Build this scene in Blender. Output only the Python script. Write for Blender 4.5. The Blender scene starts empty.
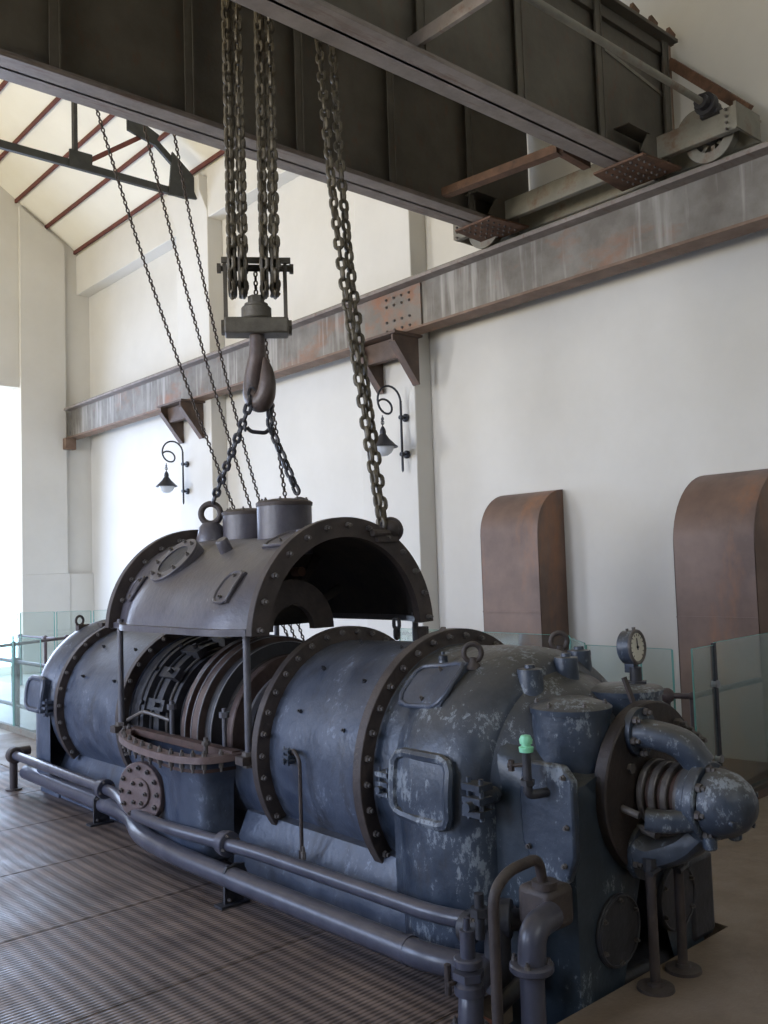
import bpy, bmesh, math, random
from mathutils import Vector, Matrix
random.seed(7)
PI = math.pi
scene = bpy.context.scene
COL = scene.collection
V = Vector

# ------------------------------------------------------------------ camera
cam_d = bpy.data.cameras.new('camera'); cam = bpy.data.objects.new('camera', cam_d); COL.objects.link(cam)
f_px = 914.46
def _n(v): return V(v).normalized()
Yc = _n((-425-384, 594-512, f_px)); Xc_ = _n((1420-384, 535-512, f_px)); Zc_ = Xc_.cross(Yc)
right = V((Xc_[0], Yc[0], Zc_[0])); down = V((Xc_[1], Yc[1], Zc_[1])); fwd = V((Xc_[2], Yc[2], Zc_[2]))
cm = Matrix((( right.x, -down.x, -fwd.x, 0), (right.y, -down.y, -fwd.y, 0), (right.z, -down.z, -fwd.z, 1.6), (0, 0, 0, 1)))
cam.matrix_world = cm
cam_d.sensor_fit = 'VERTICAL'; cam_d.sensor_height = 36; cam_d.sensor_width = 27
cam_d.lens = 36*f_px/1024; cam_d.clip_start = .05; cam_d.clip_end = 200
scene.camera = cam

# ------------------------------------------------------------------ light
w = bpy.data.worlds.new('world'); scene.world = w; w.use_nodes = True
bg = w.node_tree.nodes['Background']; bg.inputs[0].default_value = (.80, .90, 1.0, 1); bg.inputs[1].default_value = 4.0
scene.view_settings.view_transform = 'Standard'; scene.view_settings.look = 'None'
scene.view_settings.exposure = 0.0; scene.view_settings.gamma = 1.0; scene.view_settings.use_curve_mapping = False

def area_light(name, loc, target, sx, sy, power, color, spread=180):
    d = bpy.data.lights.new(name, 'AREA'); d.shape = 'RECTANGLE'; d.size = sx; d.size_y = sy
    d.energy = power; d.color = color; d.spread = math.radians(spread)
    o = bpy.data.objects.new(name, d); COL.objects.link(o); o.location = loc
    o.rotation_euler = (V(target)-V(loc)).to_track_quat('-Z', 'Y').to_euler()
    return o
DAY = (.455, .61, 1.0)
WIN_Y = (3.4, 7.6, 11.8)                   # the tall windows of the left wall
GROUND = (1.0, .80, .38)                   # sunlit ground outside, shining upwards through the windows
for y, p in zip(WIN_Y, (.45, 1.0, 1.1)):
    area_light('window_skylight', (-4.85, y, 3.2), (0, y, .9), 1.9, 3.6, 225*p, DAY, 130)
    area_light('window_ground_light', (-4.8, y, 2.6), (0, y, 7.6), 1.9, 2.4, 250*p, GROUND, 140)
area_light('door_daylight', (3.9, 15.7, 2.5), (3.6, 0, 1.2), 3.4, 4.6, 330, DAY)
area_light('rear_window_daylight', (1.0, -5.85, 6.2), (1.6, 8, 6.5), 5.0, 2.6, 20, GROUND)

# ------------------------------------------------------------------ materials
MATS = {}
def nd(nt, t, **kw):
    n = nt.nodes.new(t)
    for k, v in kw.items(): setattr(n, k, v)
    return n
def mat(name, c1, c2=None, scale=6., rough=.5, metal=0., bump=.15, bscale=40., chips=None, chip_amt=.62, chip_scale=14.,
        stain=None, stain_amt=.6, stain_scale=(3, 3, 3), dust=None, dust_amt=.7, spec=.5, rough2=None, streak=None):
    m = bpy.data.materials.new(name); m.use_nodes = True; nt = m.node_tree; L = nt.links
    b = nt.nodes['Principled BSDF']; b.inputs['Roughness'].default_value = rough; b.inputs['Metallic'].default_value = metal
    b.inputs['Specular IOR Level'].default_value = spec
    tc = nd(nt, 'ShaderNodeNewGeometry'); P = tc.outputs['Position']
    n1 = nd(nt, 'ShaderNodeTexNoise'); n1.inputs['Scale'].default_value = scale; n1.inputs['Detail'].default_value = 6; n1.inputs['Roughness'].default_value = .65
    L.new(P, n1.inputs['Vector'])
    r1 = nd(nt, 'ShaderNodeMapRange'); r1.inputs['From Min'].default_value = .35; r1.inputs['From Max'].default_value = .65
    L.new(n1.outputs['Fac'], r1.inputs['Value'])
    mx = nd(nt, 'ShaderNodeMix', data_type='RGBA'); mx.inputs[6].default_value = (*c1, 1); mx.inputs[7].default_value = (*(c2 or c1), 1)
    L.new(r1.outputs[0], mx.inputs[0]); cur = mx.outputs[2]
    def layer(color, fac, cur):
        q = nd(nt, 'ShaderNodeMix', data_type='RGBA'); q.inputs[7].default_value = (*color, 1)
        L.new(fac, q.inputs[0]); L.new(cur, q.inputs[6]); return q.outputs[2]
    if stain:
        mp = nd(nt, 'ShaderNodeMapping'); mp.inputs['Scale'].default_value = stain_scale; L.new(P, mp.inputs['Vector'])
        n = nd(nt, 'ShaderNodeTexNoise'); n.inputs['Scale'].default_value = 1; n.inputs['Detail'].default_value = 7; n.inputs['Roughness'].default_value = .7
        L.new(mp.outputs[0], n.inputs['Vector'])
        r = nd(nt, 'ShaderNodeMapRange'); r.inputs['From Min'].default_value = stain_amt-.05; r.inputs['From Max'].default_value = stain_amt+.12; r.inputs['To Max'].default_value = .85
        L.new(n.outputs['Fac'], r.inputs['Value']); cur = layer(stain, r.outputs[0], cur)
    if streak:
        mp = nd(nt, 'ShaderNodeMapping'); mp.inputs['Scale'].default_value = (1, 14, 1.1); L.new(P, mp.inputs['Vector'])
        n = nd(nt, 'ShaderNodeTexNoise'); n.inputs['Scale'].default_value = 1; n.inputs['Detail'].default_value = 5; L.new(mp.outputs[0], n.inputs['Vector'])
        mp2 = nd(nt, 'ShaderNodeMapping'); mp2.inputs['Scale'].default_value = (1, .9, .5); L.new(P, mp2.inputs['Vector'])
        n3 = nd(nt, 'ShaderNodeTexNoise'); n3.inputs['Scale'].default_value = 1.3; L.new(mp2.outputs[0], n3.inputs['Vector'])
        ad = nd(nt, 'ShaderNodeMath', operation='MULTIPLY_ADD'); L.new(n3.outputs['Fac'], ad.inputs[0]); ad.inputs[1].default_value = .8; L.new(n.outputs['Fac'], ad.inputs[2])
        r = nd(nt, 'ShaderNodeMapRange'); r.inputs['From Min'].default_value = .93; r.inputs['From Max'].default_value = 1.12; r.inputs['To Max'].default_value = .75
        L.new(ad.outputs[0], r.inputs['Value']); cur = layer(streak, r.outputs[0], cur)
    if dust:
        sp = nd(nt, 'ShaderNodeSeparateXYZ'); L.new(tc.outputs['Normal'], sp.inputs[0])
        ma = nd(nt, 'ShaderNodeMath', operation='MULTIPLY_ADD'); L.new(n1.outputs['Fac'], ma.inputs[0]); ma.inputs[1].default_value = .9; L.new(sp.outputs['Z'], ma.inputs[2])
        r = nd(nt, 'ShaderNodeMapRange'); r.inputs['From Min'].default_value = .75; r.inputs['From Max'].default_value = 1.5; r.inputs['To Max'].default_value = dust_amt
        L.new(ma.outputs[0], r.inputs['Value']); cur = layer(dust, r.outputs[0], cur)
    if chips:
        n = nd(nt, 'ShaderNodeTexNoise'); n.inputs['Scale'].default_value = chip_scale; n.inputs['Detail'].default_value = 9; n.inputs['Roughness'].default_value = .75; n.inputs['Distortion'].default_value = .15
        mpc = nd(nt, 'ShaderNodeMapping'); mpc.inputs['Scale'].default_value = (1, 1, .55); L.new(P, mpc.inputs['Vector']); L.new(mpc.outputs[0], n.inputs['Vector'])
        n2 = nd(nt, 'ShaderNodeTexNoise'); n2.inputs['Scale'].default_value = 5; n2.inputs['Detail'].default_value = 3; L.new(P, n2.inputs['Vector'])
        ma = nd(nt, 'ShaderNodeMath', operation='MULTIPLY_ADD'); L.new(n2.outputs['Fac'], ma.inputs[0]); ma.inputs[1].default_value = .6; L.new(n.outputs['Fac'], ma.inputs[2])
        r = nd(nt, 'ShaderNodeMapRange'); r.inputs['From Min'].default_value = chip_amt+.30; r.inputs['From Max'].default_value = chip_amt+.37; r.inputs['To Max'].default_value = .75
        L.new(ma.outputs[0], r.inputs['Value']); cur = layer(chips, r.outputs[0], cur)
    L.new(cur, b.inputs['Base Color'])
    if bump:
        nb = nd(nt, 'ShaderNodeTexNoise'); nb.inputs['Scale'].default_value = bscale; nb.inputs['Detail'].default_value = 4; L.new(P, nb.inputs['Vector'])
        bp = nd(nt, 'ShaderNodeBump'); bp.inputs['Strength'].default_value = bump; bp.inputs['Distance'].default_value = .01
        L.new(nb.outputs['Fac'], bp.inputs['Height']); L.new(bp.outputs[0], b.inputs['Normal'])
    if rough2 is not None:
        rr = nd(nt, 'ShaderNodeMapRange'); rr.inputs['To Min'].default_value = rough; rr.inputs['To Max'].default_value = rough2
        L.new(r1.outputs[0], rr.inputs['Value']); L.new(rr.outputs[0], b.inputs['Roughness'])
    MATS[name] = m; return m

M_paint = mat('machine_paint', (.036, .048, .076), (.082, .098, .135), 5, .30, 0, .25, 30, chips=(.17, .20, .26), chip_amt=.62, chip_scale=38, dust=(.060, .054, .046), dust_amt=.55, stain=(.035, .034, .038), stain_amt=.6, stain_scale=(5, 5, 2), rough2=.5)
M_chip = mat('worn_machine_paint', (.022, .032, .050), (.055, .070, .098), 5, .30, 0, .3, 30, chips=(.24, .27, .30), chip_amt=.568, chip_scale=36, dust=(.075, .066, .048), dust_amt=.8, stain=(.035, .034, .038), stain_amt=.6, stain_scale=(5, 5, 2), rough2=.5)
M_house_shade = mat('shaded_housing_paint', (.014, .023, .034), (.034, .047, .062), 5, .34, 0, .25, 30, chips=(.20, .23, .26), chip_amt=.63, chip_scale=36, dust=(.060, .054, .042), dust_amt=.7)  # darker copy of the machine paint, shade of the front put into the colour
M_pipe = mat('pipe_paint', (.045, .047, .066), (.074, .076, .102), 8, .30, 0, .1, 30, dust=(.095, .085, .085), dust_amt=.5)
M_lid = mat('lid_paint', (.052, .048, .062), (.092, .086, .102), 4, .40, 0, .25, 30, chips=(.32, .32, .33), chip_amt=.72, chip_scale=18, dust=(.100, .090, .082), dust_amt=.75, stain=(.045, .040, .042), stain_amt=.58, stain_scale=(4, 4, 4))
M_flange = mat('flange_rust', (.034, .026, .025), (.060, .045, .040), 9, .6, 0, .3, 50, dust=(.085, .072, .062), dust_amt=.4)
M_darkiron = mat('dark_iron', (.018, .018, .022), (.034, .034, .040), 8, .5, 0, .3, 40)
M_steelrotor = mat('rotor_steel', (.070, .045, .038), (.13, .095, .085), 7, .4, .4, .2, 60)
M_bright = mat('bright_steel', (.22, .22, .24), (.34, .34, .37), 12, .35, .5, .1, 60)
M_bolt = mat('bolt_iron', (.075, .066, .062), (.14, .125, .115), 20, .45, .2, .1, 60)
M_table = mat('table_flange_rust', (.095, .062, .056), (.16, .115, .11), 9, .5, 0, .2, 60)
M_inner = mat('inner_rust', (.05, .028, .022), (.09, .05, .04), 9, .65, 0, .2, 60)
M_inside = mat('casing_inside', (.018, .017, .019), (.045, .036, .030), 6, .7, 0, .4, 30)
M_chain = mat('hoist_chain_iron', (.060, .050, .036), (.130, .110, .075), 14, .5, .2, .3, 80, dust=(.17, .14, .095), dust_amt=.5)
M_sling = mat('sling_chain_iron', (.025, .026, .032), (.05, .05, .058), 14, .45, .2, .2, 80)
M_thin = mat('thin_chain_iron', (.035, .025, .020), (.06, .042, .032), 14, .55, .2, 0)
M_block = mat('hook_block_iron', (.075, .066, .052), (.125, .112, .090), 8, .55, .1, .3, 60, dust=(.11, .10, .08))
M_hook = mat('hook_iron', (.055, .042, .038), (.095, .068, .060), 6, .45, .1, .3, 50)
M_crane = mat('crane_web_paint', (.075, .066, .052), (.112, .100, .080), 2.5, .6, 0, .2, 20, stain=(.12, .065, .045), stain_amt=.60, stain_scale=(12, 12, 5))
M_crfl_lit = mat('lit_flange_paint', (.165, .140, .125), (.25, .215, .195), 5, .5, 0, .2, 30, stain=(.13, .065, .04), stain_amt=.60, stain_scale=(2, 14, 14), chips=(.32, .30, .28), chip_amt=.72)  # base colour lightened to stand in for floor bounce under the girders
M_runway = mat('runway_beam_paint', (.135, .118, .098), (.215, .200, .175), 3, .6, 0, .2, 20, stain=(.25, .105, .05), stain_amt=.60, stain_scale=(1, .8, 1.6), streak=(.36, .34, .31))
M_webrust = mat('web_rust_patches', (.15, .13, .108), (.20, .17, .14), 3, .6, 0, .2, 20, stain=(.26, .11, .05), stain_amt=.50, stain_scale=(1, 2.2, 3))
M_corbel = mat('bracket_brown_steel', (.075, .050, .038), (.12, .080, .058), 6, .65, 0, .2, 30, stain=(.17, .07, .04), stain_amt=.6, stain_scale=(6, 6, 6))
M_runfl = mat('runway_flange_rust', (.14, .085, .055), (.21, .14, .10), 5, .65, 0, .2, 30, stain=(.30, .12, .05), stain_amt=.62)
M_truck = mat('end_truck_paint', (.165, .155, .125), (.23, .22, .185), 5, .6, 0, .2, 30, stain=(.14, .08, .045), stain_amt=.56, stain_scale=(5, 5, 5))
M_rust = mat('rusty_steel', (.085, .045, .026), (.17, .088, .052), 7, .7, 0, .3, 50, stain=(.05, .033, .024), stain_amt=.58, stain_scale=(12, 12, 12))
M_rod = mat('rod_steel', (.10, .10, .115), (.15, .15, .17), 8, .35, .3, .05, 50)
M_duct = mat('duct_rust', (.125, .080, .062), (.20, .125, .092), 1.6, .6, 0, .1, 14, stain=(.27, .12, .055), stain_amt=.58, stain_scale=(2.2, 2.2, .7), rough2=.45)
M_wall = mat('wall_plaster', (.61, .59, .545), (.65, .63, .585), 1.2, .9, 0, .08, 9)
M_ceil = mat('ceiling_plaster', (.78, .75, .66), (.82, .79, .70), 1.2, .9, 0, .05, 9)
M_face_shade = mat('shaded_rusty_face', (.016, .012, .011), (.034, .024, .020), 8, .6, 0, .3, 50)  # rust brown darkened to paint in the shade on the front flange
M_truss = mat('truss_steel', (.020, .022, .022), (.035, .037, .036), 8, .6, 0, 0)
M_purlin = mat('purlin_red', (.10, .028, .022), (.14, .040, .030), 8, .7, 0, 0)
M_floor = mat('floor_concrete', (.165, .122, .086), (.215, .165, .122), 3, .62, 0, .25, 60, stain=(.09, .065, .05), stain_amt=.60, stain_scale=(2, 2, 2), rough2=.45)
M_farfloor = mat('floor_tile', (.34, .32, .28), (.40, .38, .33), 1.5, .45, 0, .05, 20)
M_lamp = mat('lamp_iron', (.012, .013, .020), (.022, .024, .034), 8, .45, 0, 0)
M_rail = mat('railing_iron', (.050, .035, .040), (.085, .060, .062), 8, .5, 0, 0)
M_green = mat('oil_cup_green', (.22, .62, .36), (.30, .72, .46), 30, .35, 0, 0)
M_white = mat('dial_face', (.62, .60, .50), (.55, .53, .44), 20, .4, 0, 0)
M_black = mat('black_print', (.02, .02, .02), None, 5, .5, 0, 0)
M_pit = mat('pit_concrete', (.05, .04, .035), (.08, .065, .05), 4, .85, 0, .2, 30)
M_pitrust = mat('pit_rust', (.17, .06, .035), (.23, .09, .05), 9, .8, 0, .2, 30)

# glass
def glass_mat(name, tint, edge=False):
    m = bpy.data.materials.new(name); m.use_nodes = True; b = m.node_tree.nodes['Principled BSDF']
    nt = m.node_tree
    out = nt.nodes['Material Output']
    tr = nd(nt, 'ShaderNodeBsdfTransparent'); tr.inputs[0].default_value = (*tint, 1)
    gl = nd(nt, 'ShaderNodeBsdfGlossy'); gl.inputs['Roughness'].default_value = .03; gl.inputs[0].default_value = (.9, 1, .98, 1)
    lw = nd(nt, 'ShaderNodeLayerWeight'); lw.inputs[0].default_value = .35
    mr = nd(nt, 'ShaderNodeMath', operation='MULTIPLY_ADD'); mr.inputs[1].default_value = .32; mr.inputs[2].default_value = .03
    nt.links.new(lw.outputs['Fresnel'], mr.inputs[0])
    mx = nd(nt, 'ShaderNodeMixShader'); nt.links.new(mr.outputs[0], mx.inputs[0]); nt.links.new(tr.outputs[0], mx.inputs[1]); nt.links.new(gl.outputs[0], mx.inputs[2])
    nt.links.new(mx.outputs[0], out.inputs[0]); nt.nodes.remove(b)
    return m
M_glass = glass_mat('pane_glass', (.93, .975, .975))
M_gedge = mat('glass_edge_green', (.14, .34, .31), (.20, .42, .38), 5, .15, 0, 0)
M_globe = mat('lamp_globe', (.62, .66, .72), None, 5, .15, 0, 0)

# ribbed floor plate: fine relief, with rib highlights and groove shade painted into the colour
def plate_mat():
    m = bpy.data.materials.new('ribbed_plate_steel'); m.use_nodes = True; nt = m.node_tree; L = nt.links
    b = nt.nodes['Principled BSDF']; b.inputs['Metallic'].default_value = .15
    g = nd(nt, 'ShaderNodeNewGeometry'); sp = nd(nt, 'ShaderNodeSeparateXYZ'); L.new(g.outputs['Position'], sp.inputs[0])
    def tri(sock, freq, phase=None):
        a = nd(nt, 'ShaderNodeMath', operation='MULTIPLY'); a.inputs[1].default_value = freq*2*PI; L.new(sock, a.inputs[0])
        s = nd(nt, 'ShaderNodeMath', operation='SINE'); L.new(a.outputs[0], s.inputs[0])
        return s.outputs[0]
    sx = tri(sp.outputs['X'], 14.0); sy = tri(sp.outputs['Y'], 42.0)
    mu = nd(nt, 'ShaderNodeMath', operation='MULTIPLY_ADD'); L.new(sx, mu.inputs[0]); mu.inputs[1].default_value = .8; L.new(sy, mu.inputs[2])
    mr = nd(nt, 'ShaderNodeMapRange'); mr.inputs['From Min'].default_value = -1.2; mr.inputs['From Max'].default_value = 1.2; L.new(mu.outputs[0], mr.inputs['Value'])
    n = nd(nt, 'ShaderNodeTexNoise'); n.inputs['Scale'].default_value = 2.5; n.inputs['Detail'].default_value = 6; L.new(g.outputs['Position'], n.inputs['Vector'])
    nr = nd(nt, 'ShaderNodeMapRange'); nr.inputs['From Min'].default_value = .38; nr.inputs['From Max'].default_value = .66; L.new(n.outputs['Fac'], nr.inputs['Value'])
    m1 = nd(nt, 'ShaderNodeMix', data_type='RGBA'); m1.inputs[6].default_value = (.165, .124, .106, 1); m1.inputs[7].default_value = (.25, .185, .152, 1); L.new(nr.outputs[0], m1.inputs[0])
    m2 = nd(nt, 'ShaderNodeMix', data_type='RGBA'); m2.blend_type = 'MULTIPLY'; m2.inputs[0].default_value = .75; L.new(m1.outputs[2], m2.inputs[6])
    cr = nd(nt, 'ShaderNodeCombineColor'); L.new(mr.outputs[0], cr.inputs[0]); L.new(mr.outputs[0], cr.inputs[1]); L.new(mr.outputs[0], cr.inputs[2]); L.new(cr.outputs[0], m2.inputs[7])
    L.new(m2.outputs[2], b.inputs['Base Color'])
    rr = nd(nt, 'ShaderNodeMapRange'); rr.inputs['To Min'].default_value = .42; rr.inputs['To Max'].default_value = .62; L.new(nr.outputs[0], rr.inputs['Value']); L.new(rr.outputs[0], b.inputs['Roughness'])
    bp = nd(nt, 'ShaderNodeBump'); bp.inputs['Strength'].default_value = .7; bp.inputs['Distance'].default_value = .004; L.new(mr.outputs[0], bp.inputs['Height']); L.new(bp.outputs[0], b.inputs['Normal'])
    return m
M_plate = plate_mat()

# ------------------------------------------------------------------ mesh building
ORG = {}
def basis(d):
    d = V(d).normalized(); a = V((0, 0, 1)) if abs(d.z) < .9 else V((1, 0, 0))
    u = d.cross(a).normalized(); return u, d.cross(u).normalized(), d
class MB:
    def __init__(s): s.v = []; s.f = []
    def add(s, vs, fs):
        o = len(s.v); s.v += [V(p) for p in vs]; s.f += [tuple(i+o for i in f) for f in fs]; return s
    def box(s, c, d, rz=0, M=None):
        x, y, z = [q/2 for q in d]; R = Matrix.Rotation(rz, 3, 'Z') if M is None else M
        vs = [V(c)+R @ V((a*x, b*y, e*z)) for a in (-1, 1) for b in (-1, 1) for e in (-1, 1)]
        return s.add(vs, [(0, 1, 3, 2), (4, 6, 7, 5), (0, 4, 5, 1), (2, 3, 7, 6), (0, 2, 6, 4), (1, 5, 7, 3)])
    def bar(s, p, q, w, h, up=(0, 0, 1)):
        p, q = V(p), V(q); d = (q-p).normalized(); u = d.cross(V(up)).normalized(); t = u.cross(d)
        vs = [a+u*(i*w/2)+t*(j*h/2) for a in (p, q) for i, j in ((-1, -1), (1, -1), (1, 1), (-1, 1))]
        return s.add(vs, [(3, 2, 1, 0), (4, 5, 6, 7)]+[(i, (i+1) % 4, (i+1) % 4+4, i+4) for i in range(4)])
    def lathe(s, prof, o, d, n=24, a0=0, a1=2*PI, u=None):      # prof: (axial, radius)
        if u is None: uu, vv, d = basis(d)
        else: d = V(d).normalized(); uu = V(u).normalized(); vv = d.cross(uu)
        o = V(o); full = abs(a1-a0-2*PI) < 1e-6; m = n if full else n+1
        vs = [o+d*t+(uu*math.cos(a0+(a1-a0)*k/n)+vv*math.sin(a0+(a1-a0)*k/n))*r for t, r in prof for k in range(m)]
        fs = []
        for i in range(len(prof)-1):
            for k in range(n):
                k2 = (k+1) % m if full else k+1
                fs.append((i*m+k, i*m+k2, (i+1)*m+k2, (i+1)*m+k))
        return s.add(vs, fs)
    def cyl(s, p, q, r, r2=None, n=16, bev=0):
        p, q = V(p), V(q); L = (q-p).length; r2 = r if r2 is None else r2
        if bev: pr = [(0, 0), (0, r-bev), (bev, r), (L-bev, r2), (L, r2-bev), (L, 0)]
        else: pr = [(0, 0), (0, r), (L, r2), (L, 0)]
        return s.lathe(pr, p, q-p, n)
    def ring(s, o, d, r0, r1, t, n=40, bev=.003, a0=0, a1=2*PI, u=None):
        pr = [(-t/2, r0), (-t/2, r1-bev), (-t/2+bev, r1), (t/2-bev, r1), (t/2, r1-bev), (t/2, r0), (-t/2, r0)]
        s.lathe(pr, o, d, n, a0, a1, u)
        if abs(a1-a0-2*PI) > 1e-6:
            d = V(d).normalized(); uu = V(u).normalized(); vv = d.cross(uu)
            for a in (a0, a1):
                e = uu*math.cos(a)+vv*math.sin(a)
                s.add([V(o)+d*x+e*r for x, r in ((-t/2, r0), (-t/2, r1), (t/2, r1), (t/2, r0))], [(0, 1, 2, 3)])
        return s
    def sphere(s, c, r, n=16, sz=1.0):
        m = n//2; pr = [(-math.cos(PI*i/m)*r*sz, max(1e-5, math.sin(PI*i/m)*r)) for i in range(m+1)]
        return s.lathe(pr, c, (0, 0, 1), n)
    def torus(s, c, d, R, r, n=28, m=10, a0=0, a1=2*PI, u=None):
        if u is None: uu, vv, d = basis(d)
        else: d = V(d).normalized(); uu = V(u).normalized(); vv = d.cross(uu)
        full = abs(a1-a0-2*PI) < 1e-6
        pts = [V(c)+(uu*math.cos(a0+(a1-a0)*k/n)+vv*math.sin(a0+(a1-a0)*k/n))*R for k in range(n if full else n+1)]
        return s.tube(pts, r, m, closed=full)
    def tube(s, pts, r, n=10, closed=False, caps=True):
        pts = [V(p) for p in pts]; N = len(pts); rs = r if isinstance(r, (list, tuple)) else [r]*N
        T = []
        for i in range(N):
            a = pts[(i-1) % N] if (closed or i) else pts[i]; b = pts[(i+1) % N] if (closed or i < N-1) else pts[i]
            T.append((b-a).normalized())
        u = basis(T[0])[0]; vs = []
        for i in range(N):
            u = (u-T[i]*u.dot(T[i]));
            u = u.normalized() if u.length > 1e-6 else basis(T[i])[0]
            w_ = T[i].cross(u)
            vs += [pts[i]+(u*math.cos(2*PI*k/n)+w_*math.sin(2*PI*k/n))*rs[i] for k in range(n)]
        fs = []
        for i in range(N if closed else N-1):
            j = (i+1) % N
            for k in range(n): fs.append((i*n+k, i*n+(k+1) % n, j*n+(k+1) % n, j*n+k))
        if caps and not closed: fs += [tuple(range(n))[::-1], tuple((N-1)*n+k for k in range(n))]
        return s.add(vs, fs)
    def prism(s, poly, ext):                      # poly: 3D points, extruded by the vector ext
        n = len(poly); e = V(ext)
        return s.add([V(p) for p in poly]+[V(p)+e for p in poly], [tuple(range(n))[::-1], tuple(range(n, 2*n))]+[(i, (i+1) % n, (i+1) % n+n, i+n) for i in range(n)])
    def grid(s, rows, closed=False):
        m = len(rows[0]); vs = [p for r in rows for p in r]
        fs = [(i*m+k, i*m+k+1, (i+1)*m+k+1, (i+1)*m+k) for i in range(len(rows)-1) for k in range(m-1)]
        return s.add(vs, fs)
    def bolt(s, p, d, r=.012, h=.014, n=6):
        p = V(p); d = V(d).normalized(); s.cyl(p-d*.004, p+d*h, r, n=n); return s.cyl(p, p+d*(h*1.7), r*.5, n=6)
    def mesh(s, name, m, org=V((0, 0, 0)), ang=38, bevel=0):
        me = bpy.data.meshes.new(name); me.from_pydata([tuple(p-org) for p in s.v], [], s.f); me.validate(); me.update()
        bm = bmesh.new(); bm.from_mesh(me); bmesh.ops.remove_doubles(bm, verts=bm.verts, dist=1e-5)
        bmesh.ops.recalc_face_normals(bm, faces=bm.faces); bm.to_mesh(me); bm.free()
        me.materials.append(m); me.shade_smooth(); me.set_sharp_from_angle(angle=math.radians(ang)); return me
    def build(s, name, m, parent=None, bevel=0, kind=None, label=None, ang=38, origin=None):
        org = ORG[parent.name] if parent else V(origin) if origin is not None else V((0, 0, 0))
        o = bpy.data.objects.new(name, s.mesh(name, m, org, ang)); COL.objects.link(o)
        if parent: o.parent = parent; ORG[o.name] = org
        else: o.location = org; ORG[o.name] = org
        if bevel:
            b = o.modifiers.new('bevel', 'BEVEL'); b.width = bevel; b.segments = 2; b.limit_method = 'ANGLE'; b.angle_limit = math.radians(40); b.harden_normals = False
        if kind: o['kind'] = kind
        if label: o['label'] = label
        return o
def thing(name, loc, label, cat, group=None):
    o = bpy.data.objects.new(name, None); COL.objects.link(o); o.location = loc; o.empty_display_size = .1
    ORG[o.name] = V(loc); o['label'] = label; o['category'] = cat
    if group: o['group'] = group
    return o
def struct(o): o['kind'] = 'structure'; return o
def bez(pts, n=8):                                   # Catmull-Rom through the points
    P = [V(p) for p in pts]; P = [P[0]*2-P[1]]+P+[P[-1]*2-P[-2]]; out = []
    for i in range(1, len(P)-2):
        for k in range(n):
            t = k/n; a, b, c, d = P[i-1:i+3]
            out.append(.5*((2*b)+(c-a)*t+(2*a-5*b+4*c-d)*t*t+(3*b-a-3*c+d)*t**3))
    return out+[P[-2]]
def fillet(pts, r, n=5):                             # polyline with rounded corners
    P = [V(p) for p in pts]; out = [P[0]]
    for i in range(1, len(P)-1):
        a, b, c = P[i-1], P[i], P[i+1]; d1 = (a-b); d2 = (c-b); q = min(r, d1.length*.48, d2.length*.48)
        s_, e_ = b+d1.normalized()*q, b+d2.normalized()*q
        for k in range(n+1):
            t = k/n; out.append(s_*(1-t)**2+b*2*t*(1-t)+e_*t*t)
    return out+[P[-1]]
BOLT = {}
def bolts(parent, items, r=.014, h=.016, name='bolt', m=None):    # each bolt a mesh of its own that shares its data
    key = (r, h, name)
    if key not in BOLT:
        mb = MB(); mb.cyl((0, 0, -.004), (0, 0, h), r, n=6); mb.cyl((0, 0, h), (0, 0, h*1.8), r*.55, n=6)
        BOLT[key] = mb.mesh(name, m or M_bolt)
    for p, d in items:
        o = bpy.data.objects.new(name, BOLT[key]); COL.objects.link(o); o.parent = parent
        o.location = V(p)-ORG[parent.name]; o.rotation_euler = V(d).to_track_quat('Z', 'Y').to_euler()
def bolts_joined(parent, items, r=.010, h=.012, name='bolt_row', m=None):
    mb = MB()
    for p, d in items: mb.bolt(p, d, r, h)
    return mb.build(name, m or M_bolt, parent, kind='stuff')

# ================================================================== STRUCTURE
WX = 7.0; GY = 15.9; LX = -5.0; BY = -6.0; EAVE = 7.38; SL = .67; RX = 1.0
def roofz(x): return EAVE+SL*(WX-x) if x > RX else EAVE+SL*(x-LX)
# floor: concrete slab with the machine pit and the duct void left open
def slab(name, rects, z1, z0, m):
    mb = MB()
    for x0, x1, y0, y1 in rects: mb.box(((x0+x1)/2, (y0+y1)/2, (z0+z1)/2), (x1-x0, y1-y0, z1-z0))
    return struct(mb.build(name, m))
floor = slab('floor', [(LX, 2.42, BY, 2.5), (2.42, 3.78, BY, 2.10), (3.78, 5.25, BY, 9.9), (5.25, WX, BY, 3.0), (2.42, 3.78, 2.44, 2.73), (LX, 2.42, 2.5, 9.9),
             (2.42, 3.78, 2.72, 9.9)], -.012, -.16, M_floor)
mb = MB(); mb.box(((2.42+3.78)/2, BY/2+1.05, -.006), (1.36, 2.10-BY, .012)); mb.box((4.515, (BY+9.9)/2, -.006), (1.47, 9.9-BY, .012)); mb.box((6.125, (BY+3)/2, -.006), (1.75, 9.0, .012))
mb.box((3.3, 6.31, -.006), (.96, 7.18, .012)); mb.box((3.1, 2.6, -.5), (.01, .01, .01))
mb.build('screed', M_floor, floor)
for i, y in enumerate([1.945+.93*k for k in range(-8, 10)]):
    x1 = 2.415 if y < 2.6 else 2.80
    mb = MB(); mb.box(((x1-3.3)/2, y, -.006), (x1+3.3, .925, .012))
    mb.build('floor_plate', M_plate, floor, bevel=.002)
slab('floor', [(LX, 5.25, 9.9, 17.5), (5.25, WX, 13.2, 17.5)], 0, -.16, M_farfloor)
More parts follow.
